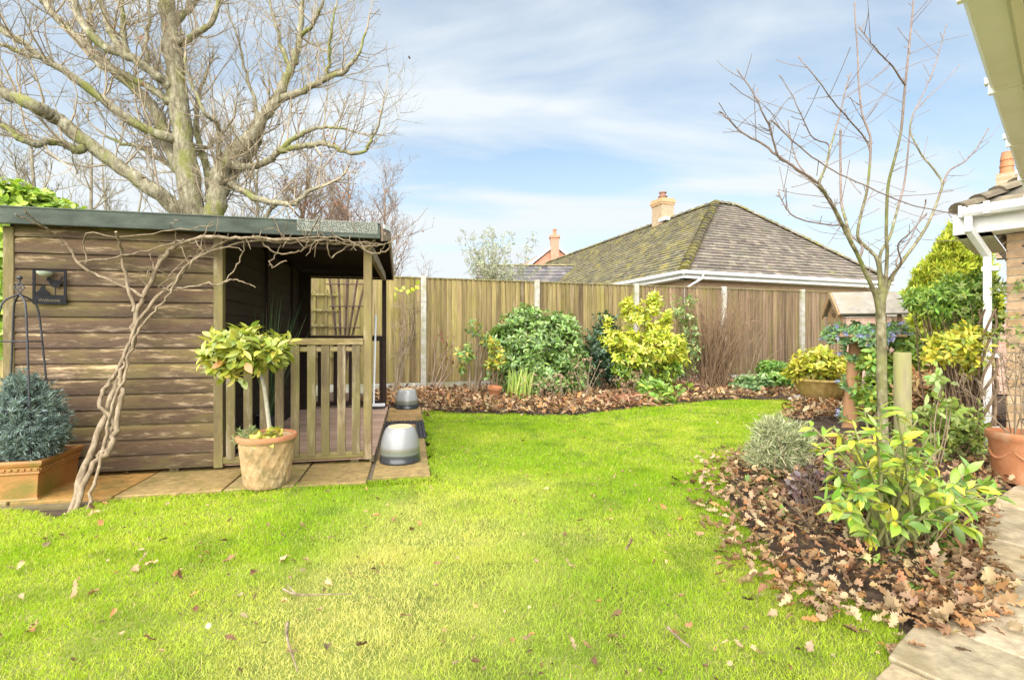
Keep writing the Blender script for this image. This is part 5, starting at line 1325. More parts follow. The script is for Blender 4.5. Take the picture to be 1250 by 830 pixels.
stalks('dry stalks under the yellow shrub', 768, 8.8, 12, 40, 8)
dh = at(757, 8.1)
n = 420
bp = np.stack([dh.x + rng.normal(0, .33, n), dh.y + rng.normal(0, .2, n), np.abs(rng.normal(.07, .06, n))], 1)
plant('dead_foliage_heap', 'reddish brown heap of collapsed dead foliage at the lawn edge', 'dead foliage', dh, [leaves_data(bp, np.stack([rng.normal(0, 1, n), rng.normal(0, .6, n), rng.normal(.1, .2, n)], 1), rand_dirs(n)+[0, 0, 1], rng.uniform(.12, .3, n), .02, pick([(.3, .15, .09), (.4, .22, .13), (.22, .1, .06), (.45, .28, .18)], n), STRAP, .3, -.3)], None, mat=M_dry)
# twiggy brown shrub
random.seed(95); mb = MB(); Yt = 10.6
for i in range(280):
    b = at(random.gauss(868, 10), Yt + random.gauss(0, .12)); hh_ = random.uniform(.7, 2.0); lx_ = random.gauss(.05, .26)
    e = b + Vector((lx_*hh_, random.gauss(0, .14)*hh_, hh_)); w_ = smooth_path([b, b.lerp(e, .5) + Vector((random.gauss(0, .04), 0, .06)), e, e + Vector((lx_*.35+random.gauss(0, .06), 0, random.uniform(.0, .15)))], 3)
    mb.tube(w_, [.0095*(1-.085*k) for k in range(len(w_))], 4, cap=False)
    for q in w_[4::2]:
        if random.random() < .5: mb.tube([q, q + Vector((random.gauss(0, .08), random.gauss(0, .06), .12))], [.004, .002], 3, cap=False)
plant('twiggy_shrub', 'dense brown leafless twiggy shrub in front of the fence right of the yellow shrub', 'shrub', at(868, Yt), None, mb, smat=noise_mat('tan_twig', [(.3, (.13, .08, .045)), (.7, (.26, .17, .095))], 8, .85, 0))
mb = MB()
for (a_, b_, c_, d_) in (((916, 470), (928, 430), (935, 410), (940, 392)), ((912, 468), (925, 420), (932, 405), (920, 390)), ((915, 470), (935, 440), (950, 428), (960, 422)), ((905, 395), (925, 392), (938, 400), (940, 396))):
    w_ = smooth_path([P(*q, 11.3) for q in (a_, b_, c_, d_)], 4); mb.tube(w_, [.012-.0008*k for k in range(len(w_))], 5)
plant('curved_bare_stems', 'few pale curving bare stems against the right fence panels', 'climber', at(915, 11.3), None, mb, smat=M_palestem)
# low plants along the back edge
bl = blobs_px([(915, 468, 20, 9), (905, 470, 12, 8), (928, 466, 10, 9)], 9.9); pp, dd = blob_points(bl, 110, .3, 1, .03)
plant('low_hellebore', 'low clump of broad grey green leaves at the foot of the right fence', 'perennial', at(915, 9.9), [rosettes(pp, dd, 6, .14, .06, [(.14, .25, .1), (.2, .32, .14), (.3, .4, .2)], OVAL, 40, 95)], stems_to(at(915, 9.9), pp, 12, .008))
bl = blobs_px([(948, 455, 22, 16), (938, 452, 12, 14), (962, 462, 14, 12)], 10.2); pp, dd = blob_points(bl, 330, .5, .8, .03)
plant('small_green_shrub', 'small dense green shrub beside the fluted bowl planter', 'shrub', at(948, 10.2), [rosettes(pp, dd, 7, .085, .035, [(.12, .25, .05), (.17, .32, .06), (.24, .38, .09)], OVAL, 35, 95)], stems_to(at(948, 10.2), pp, 20, .01), mat=M_gloss)
bl = blobs_px([(805, 482, 20, 14), (790, 475, 12, 12), (818, 490, 12, 9), (830, 474, 12, 8)], 8.2); pp, dd = blob_points(bl, 90, .2, 1, .02, .2)
plant('front_perennial', 'broad leaved green perennial spilling onto the lawn below the yellow shrub', 'perennial', at(805, 8.2), [rosettes(pp, dd, 5, .13, .06, [(.16, .3, .05), (.24, .38, .08), (.32, .42, .08)], OVAL, 35, 90)], stems_to(at(805, 8.2), pp, 20, .006))
bl = blobs_px([(845, 470, 18, 10), (860, 482, 12, 7)], 9.2); pp, dd = blob_points(bl, 70, .2, .6, .02, .2)
plant('withered_perennial', 'withered brown tangle at the foot of the twiggy shrub', 'perennial', at(850, 9.2), [rosettes(pp, dd, 6, .12, .025, [(.22, .13, .09), (.3, .19, .12), (.15, .09, .06)], LANCE, 20, 100)], stems_to(at(850, 9.2), pp, 30, .006), mat=M_dry)

# fluted bowl planter with spotted laurel, and a pale rock
Yp = 8.35; fb = at(1004, Yp, .0)
bo = thing('fluted_bowl', 'wide fluted yellowish stone bowl planter at the right end of the fence', 'planter', fb)
mb = MB(); fl = lambda r, z, an: r*(1 + (.028*abs(math.sin(an*13)) if r > .2 and z < .4 else 0))
mb.lathe([(0, .0), (.26, .0), (.27, .03), (.24, .05), (.3, .12), (.38, .24), (.43, .37), (.45, .39), (.45, .42), (.42, .42), (.38, .36), (.0, .36)], fb, 104, fl)
mb.build('bowl', noise_mat('yellow_stone', [(.25, (.2, .13, .035)), (.55, (.36, .25, .08)), (.85, (.5, .38, .18))], 6, .7, .4, 40, els2=(.5, .7, (.2, .15, .03)), scale2=4), bo, smooth=50)
bl = blobs_px([(1000, 447, 32, 14), (985, 440, 20, 12), (1020, 450, 22, 14), (975, 452, 14, 10), (1000, 430, 16, 8)], Yp - .05); pp, dd = blob_points(bl, 260, .4, .9, .4)
plant('spotted_laurel', 'yellow green spotted laurel filling the fluted bowl planter', 'shrub', fb + Vector((0, 0, .36)), [rosettes(pp, dd, 6, .13, .052, [(.5, .48, .07), (.42, .44, .06), (.58, .52, .1), (.28, .36, .05)], OVAL, 35, 95)], stems_to(fb + Vector((0, 0, .38)), pp, 30, .01, spread=.05), mat=M_gloss)
rk = at(979, 8.5); me = bpy.data.meshes.new('rock'); import bmesh
bm = bmesh.new(); bmesh.ops.create_icosphere(bm, subdivisions=3, radius=1)
for v_ in bm.verts:
    f_ = 1 + .16*math.sin(v_.co.x*3+1)*math.cos(v_.co.y*4) + random.gauss(0, .03); v_.co = Vector((v_.co.x*.22*f_, v_.co.y*.16*f_, v_.co.z*.075*f_ + .05)) + rk
bm.to_mesh(me); bm.free()
props(link_mesh('rock', me, noise_mat('pale_stone', [(.3, (.4, .37, .31)), (.7, (.6, .57, .5))], 9, .9, .5), None, smooth=60), 'flat pale rock on the bed edge left of the fluted bowl', 'rock')
# ------------------------------------------------------------------ right hand bed
random.seed(101)
def right_bed_early(x, y): return ~in_poly(x, y, lawn) & ~in_poly(x, y, patio) & ((x-K.x)*U.x + (y-K.y)*U.y < -.1) & (poly_dist(x, y, lawn) < 1.1)
# bird table
YB = 5.9; bt = at(1044, YB)
bird = thing('bird_table', 'wooden bird table with a pitched grey roof on a leaning brown post', 'bird table', bt)
M_bt = wood_mat('bird_table_wood', (.3, .19, .1), (.5, .4, .27), (.28, .22, .1), (1, 1, .08), (.55, .75), (.55, .75))
tpz = P(1046, 412, YB).z
mb = MB(); mb.tube([bt + Vector((-.07, 0, -.05)), bt + Vector((0.02, 0, tpz))], [.088, .075], 16); mb.build('post', noise_mat('orange_brown_post', [(.3, (.3, .15, .07)), (.7, (.45, .26, .14))], 6, .8, .3, stretch=(1, 1, .2)), bird, smooth=50)
rd = Vector((.97, -.24, 0)).normalized(); gd = Vector((-rd.y, rd.x, 0))
apx = P(1015, 359, YB-.05); c0 = apx + rd*.33; zr = apx.z; ze = P(1034, 384, YB).z; gw_ = .26; rl = .335
fz = P(1040, 410, YB).z
mb = MB(); mb.obox((c0.x, c0.y, fz), rd*.33, gd*.25, (0, 0, .012)); mb.obox((c0.x, c0.y, fz+.03), rd*.33, gd*.01 if False else gd*.012, (0, 0, .02)); mb.build('tray', M_bt, bird)
for s in (-1, 1):
    for q in (-1, 1): mb = MB(); p_ = c0 + rd*.29*s + gd*.17*q; mb.obox((p_.x, p_.y, (fz+ze+.03)/2), rd*.016, gd*.016, (0, 0, (ze+.03-fz)/2)); mb.build('roof_support', M_bt, bird)
for s in (-1,):
    g_ = c0 + rd*(-.30); hz_ = zr-ze
    mb = MB(); pa, pb, pc2 = g_ + gd*.2, g_ - gd*.2, g_
    zz = ze+.02
    vs_ = [(pa.x, pa.y, zz), (pb.x, pb.y, zz), (pb.x, pb.y, zz-.12), (pa.x, pa.y, zz-.12), (pc2.x, pc2.y, zr-.02)]
    d_ = rd*.02
    mb.add(vs_ + [tuple(Vector(q)+d_) for q in vs_], [(3, 2, 1, 4, 0), (5, 9, 6, 7, 8), (0, 4, 9, 5), (4, 1, 6, 9), (1, 2, 7, 6), (2, 3, 8, 7), (3, 0, 5, 8)])
    gp = mb.build('gable', M_bt, bird)
    mb = MB(); mb.tube([g_ + Vector((0, 0, zz-.01-g_.z)) - rd*.012, g_ + Vector((0, 0, zz-.01-g_.z)) + rd*.004], .05, 20); mb.tube([g_ + Vector((0, 0, zz-.01-g_.z)) - rd*.03, g_ + Vector((0, 0, zz-.01-g_.z)) + rd*.004], .016, 10); mb.build('entrance_hole', noise_mat('dark_hole', [(.3, (.1, .06, .035)), (.7, (.18, .12, .07))], 8, .8, .2), gp)
M_btr = noise_mat('grey_felt', [(.3, (.2, .18, .15)), (.7, (.34, .31, .26))], 12, .9, .5, 60, els2=(.52, .72, (.22, .19, .12)), scale2=6)
mb = MB()
for s in (-1, 1):
    lo = c0 + gd*gw_*s; 
    a_, b_ = Vector((lo.x, lo.y, ze-.02)) - rd*rl, Vector((lo.x, lo.y, ze-.02)) + rd*rl; t0_, t1_ = Vector((c0.x, c0.y, zr)) - rd*rl, Vector((c0.x, c0.y, zr)) + rd*rl
    nn = (b_-a_).cross(t0_-a_).normalized() * (1 if (b_-a_).cross(t0_-a_).z > 0 else -1)
    mid = (a_+b_+t0_+t1_)/4; mb.obox(mid + nn*.012, (b_-a_)/2, (t0_-a_)/2, nn*.011)
mb.build('roof', M_btr, bird)
mb = MB()
for s in (-1, 1):
    lo = c0 + gd*gw_*s - rd*(rl+.012); mb.beam((lo.x, lo.y, ze-.03), (c0.x - rd.x*(rl+.012), c0.y - rd.y*(rl+.012), zr-.005), .02, .05)
mb.build('bargeboard', M_bt, bird)
# garland of artificial foliage
gar_ = thing('blue_flower_garland', 'blue green artificial flower garland wound round the bird table and its post', 'garland', (c0.x, c0.y, fz))
gp_, gdz = [], []
for i in range(210):
    an = random.uniform(0, 6.28); q = Vector((c0.x, c0.y, fz)) + rd*math.cos(an)*random.uniform(.3, .42) + gd*math.sin(an)*random.uniform(.2, .33) + Vector((0, 0, random.gauss(.03, .055)))
    gp_.append(tuple(q)); gdz.append((rd*math.cos(an)+gd*math.sin(an)+Vector((0, 0, random.uniform(-.6, .7)))))
for i in range(46):
    f_ = random.random(); q = bt + Vector((-.05, -.03, fz*(1-f_*.9))) ; an = f_*16; q += Vector((math.cos(an)*.1, math.sin(an)*.1, 0)); gp_.append(tuple(q)); gdz.append(Vector((math.cos(an), math.sin(an), random.uniform(-.5, .3))))
gp_ = np.array(gp_); gdz = np.array([tuple(q) for q in gdz])
leaf_obj('foliage', M_leaf, gar_, [rosettes(gp_, gdz, 6, .075, .028, [(.18, .34, .17), (.25, .42, .23), (.13, .27, .12), (.3, .44, .16)], LANCE, 20, 95)])
for k_ in rng.choice(len(gp_), 52, replace=False):
    leaf_obj('flower', M_dull, gar_, [rosettes(gp_[k_:k_+1]+gdz[k_]*.04, gdz[k_:k_+1]+[0, 0, -.3], 9, .055, .022, [(.33, .36, .6), (.4, .45, .66), (.28, .31, .54), (.36, .38, .54)], OVAL, 10, 45)])
# round stake by the young tree
sk = at(1102, 3.5); zt_ = P(1101, 430, 3.5).z
o_ = thing('tree_stake', 'thick round wooden stake with a green top beside the young tree', 'stake', sk)
mb = MB(); mb.tube([sk + Vector((0, 0, -.05)), sk + Vector((0, 0, zt_*.5)), sk + Vector((-.004, 0, zt_-.006)), sk + Vector((-.004, 0, zt_))], [.052, .052, .052, .046], 20); mb.build('shaft', noise_mat('green_stake', [(.3, (.2, .17, .09)), (.7, (.36, .31, .18))], 9, .85, .4, 40, (1, 1, .15), els2=(.42, .6, (.32, .33, .09)), scale2=3), o_, smooth=50)

# laurel-like shrub in the foreground
random.seed(103); rngs = np.random.default_rng(103)
lb0 = G(1083, 672); lau = thing('foreground_laurel', 'broad leaved yellow green shrub in front of the young tree and stake', 'shrub', lb0)
mb = MB(); LP, LD, LN = [], [], []
targets = []
ends = [(1000, 545), (1018, 520), (1040, 512), (1055, 500), (1075, 498), (1095, 505), (1120, 512), (1135, 530), (1150, 545), (1010, 572), (1028, 560), (1062, 545), (1088, 535), (1108, 545), (1130, 565), (1150, 580), (1005, 610), (1030, 625), (1050, 640), (1020, 596), (1070, 590), (1095, 600), (1120, 590),
        (1165, 590), (1185, 575), (1200, 588), (1215, 600), (1225, 605), (1200, 610), (1180, 615), (1165, 640), (1190, 645), (1150, 625), (1110, 640), (1130, 650), (1085, 650), (1060, 655), (1045, 600), (1080, 560), (1040, 535), (990, 520), (1110, 500), (1105, 575), (1140, 560), (1060, 570), (1070, 520), (1172, 605), (1210, 590), (1145, 605)]
for (x, y) in ends:
    q = P(x, y, lb0.y + random.uniform(-.35, .55) + (.0 if x < 1150 else -.05)); q.z = max(q.z, .12)
    b = lb0 + Vector((random.gauss(0, .06), random.gauss(0, .06), 0)); midp = b.lerp(q, .5) + Vector((0, 0, .08))
    w_ = smooth_path([b, midp, q], 6); mb.tube(w_, [.011 - .007*k/len(w_) for k in range(len(w_))], 6)
    n = len(w_)
    for k in range(17):
        f = random.uniform(.4, 1.0); i = min(n-2, int(f*(n-1))); p_ = w_[i].lerp(w_[i+1], f*(n-1)-i); ax = (w_[i+1]-w_[i]).normalized()
        an = k*2.4 + random.uniform(-.4, .4); h_ = ax.orthogonal().normalized(); g2 = ax.cross(h_); rd_ = h_*math.cos(an)+g2*math.sin(an)
        d = (ax*random.uniform(.3, .9) + rd_ + Vector((0, 0, -.05))).normalized(); LP.append(tuple(p_)); LD.append(tuple(d)); LN.append(tuple(Vector((0, -.25, 1)) + rd_*-.2 + Vector((random.gauss(0, .35), random.gauss(0, .35), 0))))
m_ = len(LP)
mb.build('stems', M_greenstem, lau, smooth=70)
LL = rng.uniform(.045, .105, m_)
leaf_obj('foliage', M_gloss, lau, [leaves_data(LP, LD, LN, LL, LL*rng.uniform(.36, .48, m_), pick([(.26, .4, .05), (.34, .46, .07), (.18, .31, .05), (.44, .5, .07), (.12, .23, .04), (.54, .52, .06), (.3, .43, .12)], m_, .14), [(0, .03), (.08, .14), (.25, .4), (.5, .5), (.72, .4), (.9, .14), (1, .02)], .3, rng.normal(-.22, .12, m_))])

# grey green feathery shrub and neighbours
bl = blobs_px([(948, 548, 26, 28), (930, 560, 18, 26), (968, 545, 20, 26), (945, 525, 22, 16), (975, 530, 14, 14)], 3.95, .9); pp, dd = blob_points(bl, 1500, .35, .7, .02, .15)
plant('feathery_shrub', 'feathery grey green rounded shrub at the lawn edge', 'shrub', at(948, 3.95), [rosettes(pp, dd, 9, .07, .006, [(.3, .33, .17), (.4, .42, .25), (.22, .26, .12), (.48, .48, .3)], TINY, 10, 70)], stems_to(at(948, 3.95), pp, 60, .005), mat=M_dull)
bl = blobs_px([(1005, 600, 30, 20), (985, 590, 18, 16), (1035, 625, 26, 22), (1020, 585, 20, 14)], 3.1, .9); pp, dd = blob_points(bl, 240, .3, .8, .02, .15)
plant('purple_heuchera', 'low purple bronze leaved plant under the broad leaved shrub', 'perennial', at(1010, 3.1), [rosettes(pp, dd, 6, .045, .034, [(.14, .09, .1), (.2, .14, .16), (.1, .06, .06), (.26, .2, .22), (.18, .1, .08)], OVAL, 40, 95)], stems_to(at(1010, 3.1), pp, 30, .004), mat=M_gloss)
mb = MB()
for i in range(26):
    b = at(random.uniform(975, 1012), 3.25 + random.gauss(0, .08)); e = b + Vector((random.gauss(.0, .05), random.gauss(0, .05), random.uniform(.1, .3))); mb.tube([b, e], [.007, .006], 6)
plant('cut_stalks', 'pale cut back stalks beside the feathery shrub', 'perennial', at(993, 3.25), None, mb, smat=M_palestem)
bl = blobs_px([(1155, 665, 16, 8), (1145, 660, 10, 8), (1060, 665, 8, 8), (1112, 690, 6, 6)], 2.55); pp, dd = blob_points(bl, 90, .2, 1, .0, .2)
plant('saxifrage_mat', 'low mat of small green leaves between the leaf litter and the patio', 'ground plant', at(1150, 2.55), [rosettes(pp, dd, 7, .028, .016, [(.2, .32, .05), (.3, .42, .08), (.14, .25, .05)], OVAL, 40, 90)])
stalks('tangle of thin brown woody stems under the broad leaved shrub', 1015, 3.0, 34, 62, 24, name='woody_stems', heads=False, mat=M_stem, r=.0045)
stalks('few dry brown stems in the litter near the patio edge', 1120, 2.75, 14, 70, 16, name='woody_stems', heads=False, mat=M_stem, r=.004)
wd = np.array([[x_, y_] for x_, y_ in zip(rng.uniform(1.5, 3.2, 900), rng.uniform(1.9, 5.0, 900))]); wd = wd[right_bed_early(wd[:, 0], wd[:, 1])][:46]
wp_ = np.stack([wd[:, 0], wd[:, 1], np.full(len(wd), .05)], 1)
props(leaf_obj('weeds', M_leaf, None, [rosettes(wp_, np.tile([0, 0, 1.], (len(wd), 1)), 9, .06, .022, [(.18, .3, .05), (.26, .38, .07), (.14, .24, .05)], OVAL, 30, 90), rosettes(wp_+[.03, .02, 0], np.tile([0, .1, 1.], (len(wd), 1)), 7, .045, .016, [(.2, .33, .06), (.3, .4, .08)], OVAL, 30, 90)]), 'small green weeds coming up through the leaf litter of the right bed', 'weeds', kind='stuff')
# bamboo-like tall shrub by the downpipe with yellow lower leaves
Yn = 4.75
bl = blobs_px([(1165, 360, 45, 22), (1180, 390, 32, 26), (1140, 375, 28, 18), (1195, 350, 20, 22), (1200, 400, 16, 26), (1120, 365, 16, 12)], Yn, .9); pp, dd = blob_points(bl, 750, .2, .5, .2, .2)
nst = stems_to(at(1185, Yn), pp, 46, .011, spread=.09)
plant('tall_evergreen_shrub', 'tall fine leaved green shrub leaning out in front of the white downpipe', 'shrub', at(1185, Yn), [rosettes(pp, dd, 7, .06, .021, [(.17, .3, .05), (.24, .38, .07), (.12, .22, .05), (.32, .44, .09)], LANCE, 25, 95)], nst)
bl = blobs_px([(1172, 420, 34, 16), (1150, 430, 20, 14), (1195, 440, 18, 18), (1185, 410, 20, 14)], 4.5, .9); pp, dd = blob_points(bl, 230, .3, .6, .2, .15)
plant('yellow_leaved_shrub', 'shrub with yellow leaves below the tall fine leaved evergreen', 'shrub', at(1180, 4.5), [rosettes(pp, dd, 7, .075, .03, [(.55, .5, .06), (.62, .55, .08), (.42, .44, .06), (.3, .38, .06)], OVAL, 30, 95)], stems_to(at(1182, 4.5), pp, 16, .006))
bl = blobs_px([(1125, 468, 28, 18), (1150, 460, 22, 16), (1112, 480, 16, 14), (1160, 480, 24, 16)], 5.2, .9); pp, dd = blob_points(bl, 330, .3, .4, .05, .15)
plant('bronze_fern', 'tawny brown dying fern clump behind the wooden stake', 'fern', at(1135, 5.2), [rosettes(pp, dd, 7, .1, .025, [(.5, .3, .15), (.58, .4, .24), (.4, .22, .1), (.5, .42, .16)], LANCE, 30, 100)], stems_to(at(1135, 5.2), pp, 30, .006), mat=M_dry)
bl = blobs_px([(1122, 420, 22, 18), (1110, 440, 20, 18), (1145, 440, 16, 14), (1100, 415, 14, 12), (1092, 455, 18, 20), (1068, 440, 16, 20), (1070, 480, 22, 22)], 5.6, .9); pp, dd = blob_points(bl, 480, .3, .6, .05, .15)
plant('green_backing_shrub', 'mixed green shrub behind the stake and the bird table post', 'shrub', at(1098, 5.6), [rosettes(pp, dd, 7, .1, .042, [(.15, .28, .05), (.22, .36, .07), (.3, .42, .09), (.4, .45, .08)], OVAL, 30, 95)], stems_to(at(1098, 5.6), pp, 40, .01))
bl = blobs_px([(1165, 515, 30, 30), (1150, 540, 24, 22), (1185, 535, 18, 26), (1130, 510, 14, 16)], 4.25, .9); pp, dd = blob_points(bl, 300, .2, .6, .02, .2)
plant('sparse_green_shrub', 'sparse small leaved green shrub low beside the downpipe foot', 'shrub', at(1165, 4.25), [rosettes(pp, dd, 7, .05, .02, [(.16, .25, .05), (.25, .33, .08), (.32, .36, .08)], OVAL, 30, 95)], stems_to(at(1165, 4.25), pp, 30, .004))
pp = np.array([tuple(P(random.uniform(1130, 1170), random.uniform(455, 505), 4.0)) for _ in range(16)])
plant('red_stemmed_shrub', 'thin red stemmed plant with a few pale leaves right of the stake', 'shrub', at(1142, 4.0), [rosettes(pp, rand_dirs(16)+[0, 0, .8], 5, .085, .04, [(.3, .42, .1), (.4, .5, .2), (.24, .34, .08)], OVAL, 40, 95)], stems_to(at(1142, 4.0), pp, 5, .006, spread=.03), smat=M_twig_red)
# woody climber on the downpipe
random.seed(108); mb = MB()
for i in range(5):
    b = K + V*.13 - U*.13 + Vector((random.gauss(-.02, .04), random.gauss(0, .04), 0)); pts = [b + Vector((-.08, -.1, 0))]
    for z in np.arange(.1, 1.5, .14): an = z*7+i*1.3; pts.append(K + V*.12 - U*.05 + (U*math.sin(an)*.055 - V*math.cos(an)*.055) + Vector((random.gauss(0, .008), random.gauss(0, .008), z)))
    mb.tube(smooth_path(pts, 3), [.015-.0002*k for k in range((len(pts)-1)*3+1)], 6)
cl = [K - U*random.uniform(.02, .14) + V*random.uniform(-.1, .3) + Vector((0, 0, random.uniform(1.0, 1.6))) for _ in range(60)]
plant('downpipe_climber', 'woody brown climber twisting up the white downpipe', 'climber', K + V*.13 - U*.13, [rosettes(np.array([tuple(q) for q in cl]), rand_dirs(60)-np.array(tuple(U))*.8, 6, .045, .018, [(.2, .27, .08), (.28, .33, .1)], LANCE, 30, 95)], mb, smat=M_stem)
# terracotta pot with bare stems at the right edge
rp = at(1244, 3.72, .02); rp.y = 3.72
o_ = thing('terracotta_pot', 'large orange terracotta pot with moulded swags by the brick wall', 'plant pot', rp)
mb = MB(); mb.lathe([(0, 0), (.14, 0), (.145, .02), (.172, .3), (.178, .31), (.188, .33), (.192, .36), (.186, .375), (.17, .375), (.164, .32), (0, .31)], rp, 56); mb.build('pot_body', M_terra, o_, smooth=45)
mb = MB()
for k in range(5):
    pts = []
    for j in range(9):
        an = k*1.2566 + j*.14; zz = .235 - .06*math.sin(j/8*math.pi); pts.append(rp + Vector((math.cos(an), math.sin(an), 0))*(.145+.027*(zz-.02)/.28) + Vector((0, 0, zz)))
    mb.tube(pts, [.005, .008, .011, .012, .014, .012, .011, .008, .005], 8)
mb.build('swag_relief', M_terra, o_, smooth=60)
random.seed(110); mb = MB()
for i in range(11):
    e = rp + Vector((random.gauss(-.06, .16), random.gauss(0, .1), random.uniform(.6, 1.05))); w_ = smooth_path([rp + Vector((random.gauss(0, .04), random.gauss(0, .04), .3)), rp.lerp(e, .6) + Vector((random.gauss(0, .04), 0, .12)), e], 4)
    mb.tube(w_, [.005-.0004*k for k in range(len(w_))], 5)
    for q in w_[4:]: twig_grow(mb, q, Vector((random.gauss(0, 1), random.gauss(0, 1), .6)), .12, .003, 1, .3, .4)
plant('bare_potted_shrub', 'thin leafless twigs growing from the large terracotta pot', 'potted shrub', rp + Vector((0, 0, .31)), None, mb, smat=M_palestem)

# ------------------------------------------------------------------ ivy hedge at the left and the reed in the porch
random.seed(120)
bl = []
for (px, py, rx, ry, Y) in ((30, 250, 40, 22, 6.4), (72, 262, 28, 18, 6.6), (5, 245, 40, 26, 6.3), (-40, 270, 50, 50, 6.0), (-5, 330, 30, 60, 5.2), (-10, 400, 30, 50, 5.0), (105, 268, 16, 10, 6.8), (40, 290, 60, 40, 6.8), (-40, 380, 60, 70, 5.4)):
    q = P(px, py, Y); bl.append((q.x, q.y, q.z, rx/F*Y, rx/F*Y*.8, ry/F*Y))
pp, dd = blob_points(bl, 1500, .6, .3, .1, .12)
ivb = at(-20, 5.8)
ivy = plant('ivy_hedge', 'bright green ivy covered hedge rising behind the left end of the summerhouse roof', 'hedge', ivb, [rosettes(pp, dd, 7, .1, .065, [(.28, .4, .06), (.36, .5, .07), (.2, .33, .045), (.44, .55, .12)], OVAL, 45, 100)], stems_to(ivb, pp, 50, .02), mat=M_gloss)
pf = P(5, 470, 4.6)
lf = thing('left_boundary_fence', 'short run of weathered boards beyond the left corner of the summerhouse', 'fence', (-5.0, 4.6, 0))
mb = MB()
for i in range(9):
    k = random.uniform(.8, 1.2); mb.color((.3*k, .24*k, .1*k)); mb.box(-5.7+i*.13, -5.7+i*.13+.122, 4.95+.003*(i % 2), 4.97+.003*(i % 2), 0, 1.12)
mb.build('boards', M_fence, lf)
mb = MB(); mb.color((.25, .2, .09)); mb.box(-5.72, -4.5, 4.985, 5.03, .9, 1.0); mb.box(-5.72, -4.5, 4.985, 5.03, .2, .3); mb.build('rail', M_fence, lf)
rb = shW(1.62, .9, .08); n = 70
o_ = thing('porch_grass', 'dark tufted ornamental grass standing inside the porch by its left post', 'ornamental grass', rb)
leaf_obj('foliage', M_dull, o_, [leaves_data(np.tile(tuple(rb), (n, 1)) + rng.normal(0, .02, (n, 3))*[1, 1, 0] + [0, 0, .24], np.stack([rng.normal(0.05, .13, n), rng.normal(0, .15, n), np.ones(n)], 1), np.stack([rng.normal(0, 1, n), -np.ones(n), np.zeros(n)], 1), rng.uniform(.7, 1.35, n), .012, pick([(.06, .1, .04), (.1, .15, .06), (.04, .07, .03)], n), STRAP, .1, rng.normal(-.12, .1, n))])
mb = MB(); mb.lathe([(0, 0), (.1, 0), (.12, .24), (.13, .25), (.12, .255), (.1, .24), (0, .23)], rb, 24); mb.build('container', M_iron, o_, smooth=40)

# ------------------------------------------------------------------ grass, fallen leaves, sticks
def scatter(n, x0, x1, y0, y1, test):
    x = rng.uniform(x0, x1, n); y = rng.uniform(y0, y1, n); ok = test(x, y); return x[ok], y[ok]
def inlawn(x, y):
    jx = .028*np.sin(13*y+5*x) + .018*np.sin(33*x+9*y) + .012*np.sin(71*x-23*y); jy = .028*np.sin(11*x-4*y+1) + .018*np.sin(37*y+7*x) + .014*np.sin(83*x+2)
    return in_poly(x+jx, y+jy, lawn) & ~in_poly(x+jx*.6, y+jy*.6, patio)
def vis(x, y, m=1.1): return np.abs(x) < y*1.0417*m + .35
GX, GY, GS = [], [], []
for (n, ya, yb, s) in ((520000, .9, 2.6, .8), (420000, 2.4, 4.2, 1.1), (300000, 4.0, 6.4, 1.6), (170000, 6.2, 9.4, 2.4)):
    x, y = scatter(n, -6, 6, ya, yb, lambda x, y: inlawn(x, y) & vis(x, y)); GX.append(x); GY.append(y); GS.append(np.full(len(x), s))
GX, GY, GS = map(np.concatenate, (GX, GY, GS)); n = len(GX)
def vnoise(x, y, s, seed):
    r_ = np.random.default_rng(seed); g = r_.random((64, 64)); u = x*s % 63; v = y*s % 63; i = u.astype(int); j = v.astype(int); fu = u-i; fv = v-j; fu = fu*fu*(3-2*fu); fv = fv*fv*(3-2*fv)
    i1, j1 = (i+1) % 64, (j+1) % 64
    return g[i, j]*(1-fu)*(1-fv) + g[i1, j]*fu*(1-fv) + g[i, j1]*(1-fu)*fv + g[i1, j1]*fu*fv
dry = .5*vnoise(GX+20, GY+20, 1.1, 1) + .3*vnoise(GX+20, GY+20, 2.9, 2) + .2*vnoise(GX+20, GY+20, 8, 3)
dry = np.clip((dry-.42)/.4, 0, 1)
# worn yellowish patches in the middle of the lawn
patch = .55*np.exp(-((GX+.3)**2/.4 + (GY-2.7)**2/1.2)) + .9*np.exp(-((GX+.62)**2/.16 + (GY-1.95)**2/.25))
dry = np.clip(dry*.7 + .8*patch*vnoise(GX+9, GY+9, 3.3, 4)*1.4, 0, 1)
mott = vnoise(GX+20, GY+20, 13, 6)*.6 + vnoise(GX+20, GY+20, 24, 7)*.4
dry = np.clip(dry + .5*(mott-.5), 0, 1)
hgt = (.45 + .6*vnoise(GX+20, GY+20, 3.7, 5) + .35*mott)*rng.uniform(.6, 1.3, n)*(1-.3*dry)
thin = rng.random(n) < .45*np.clip(patch*1.2*vnoise(GX+9, GY+9, 6.3, 8)*1.6, 0, 1)
GX, GY, GS, dry, hgt = GX[~thin], GY[~thin], GS[~thin], dry[~thin], hgt[~thin]; n = len(GX)
g0_ = np.array([.26, .41, .012]); g1_ = np.array([.5, .56, .06])
colr = g0_[None]*(1-dry[:, None]) + g1_[None]*dry[:, None]
moss = np.clip((vnoise(GX+7, GY+3, 5.1, 9)-.68)/.15, 0, 1)[:, None]; colr = colr*(1-.45*moss) + np.array([.1, .2, .02])*.45*moss
colr *= (1 + .17*rng.normal(size=(n, 1))); wp = np.clip(patch*1.3*vnoise(GX+9, GY+9, 2.3, 14)*1.3, 0, .8)[:, None] if len(patch) == n else np.clip(patch[~thin]*1.3*vnoise(GX+9, GY+9, 2.3, 14)*1.3, 0, .8)[:, None]; colr = colr*(1-wp) + np.array([.66, .6, .24])*wp
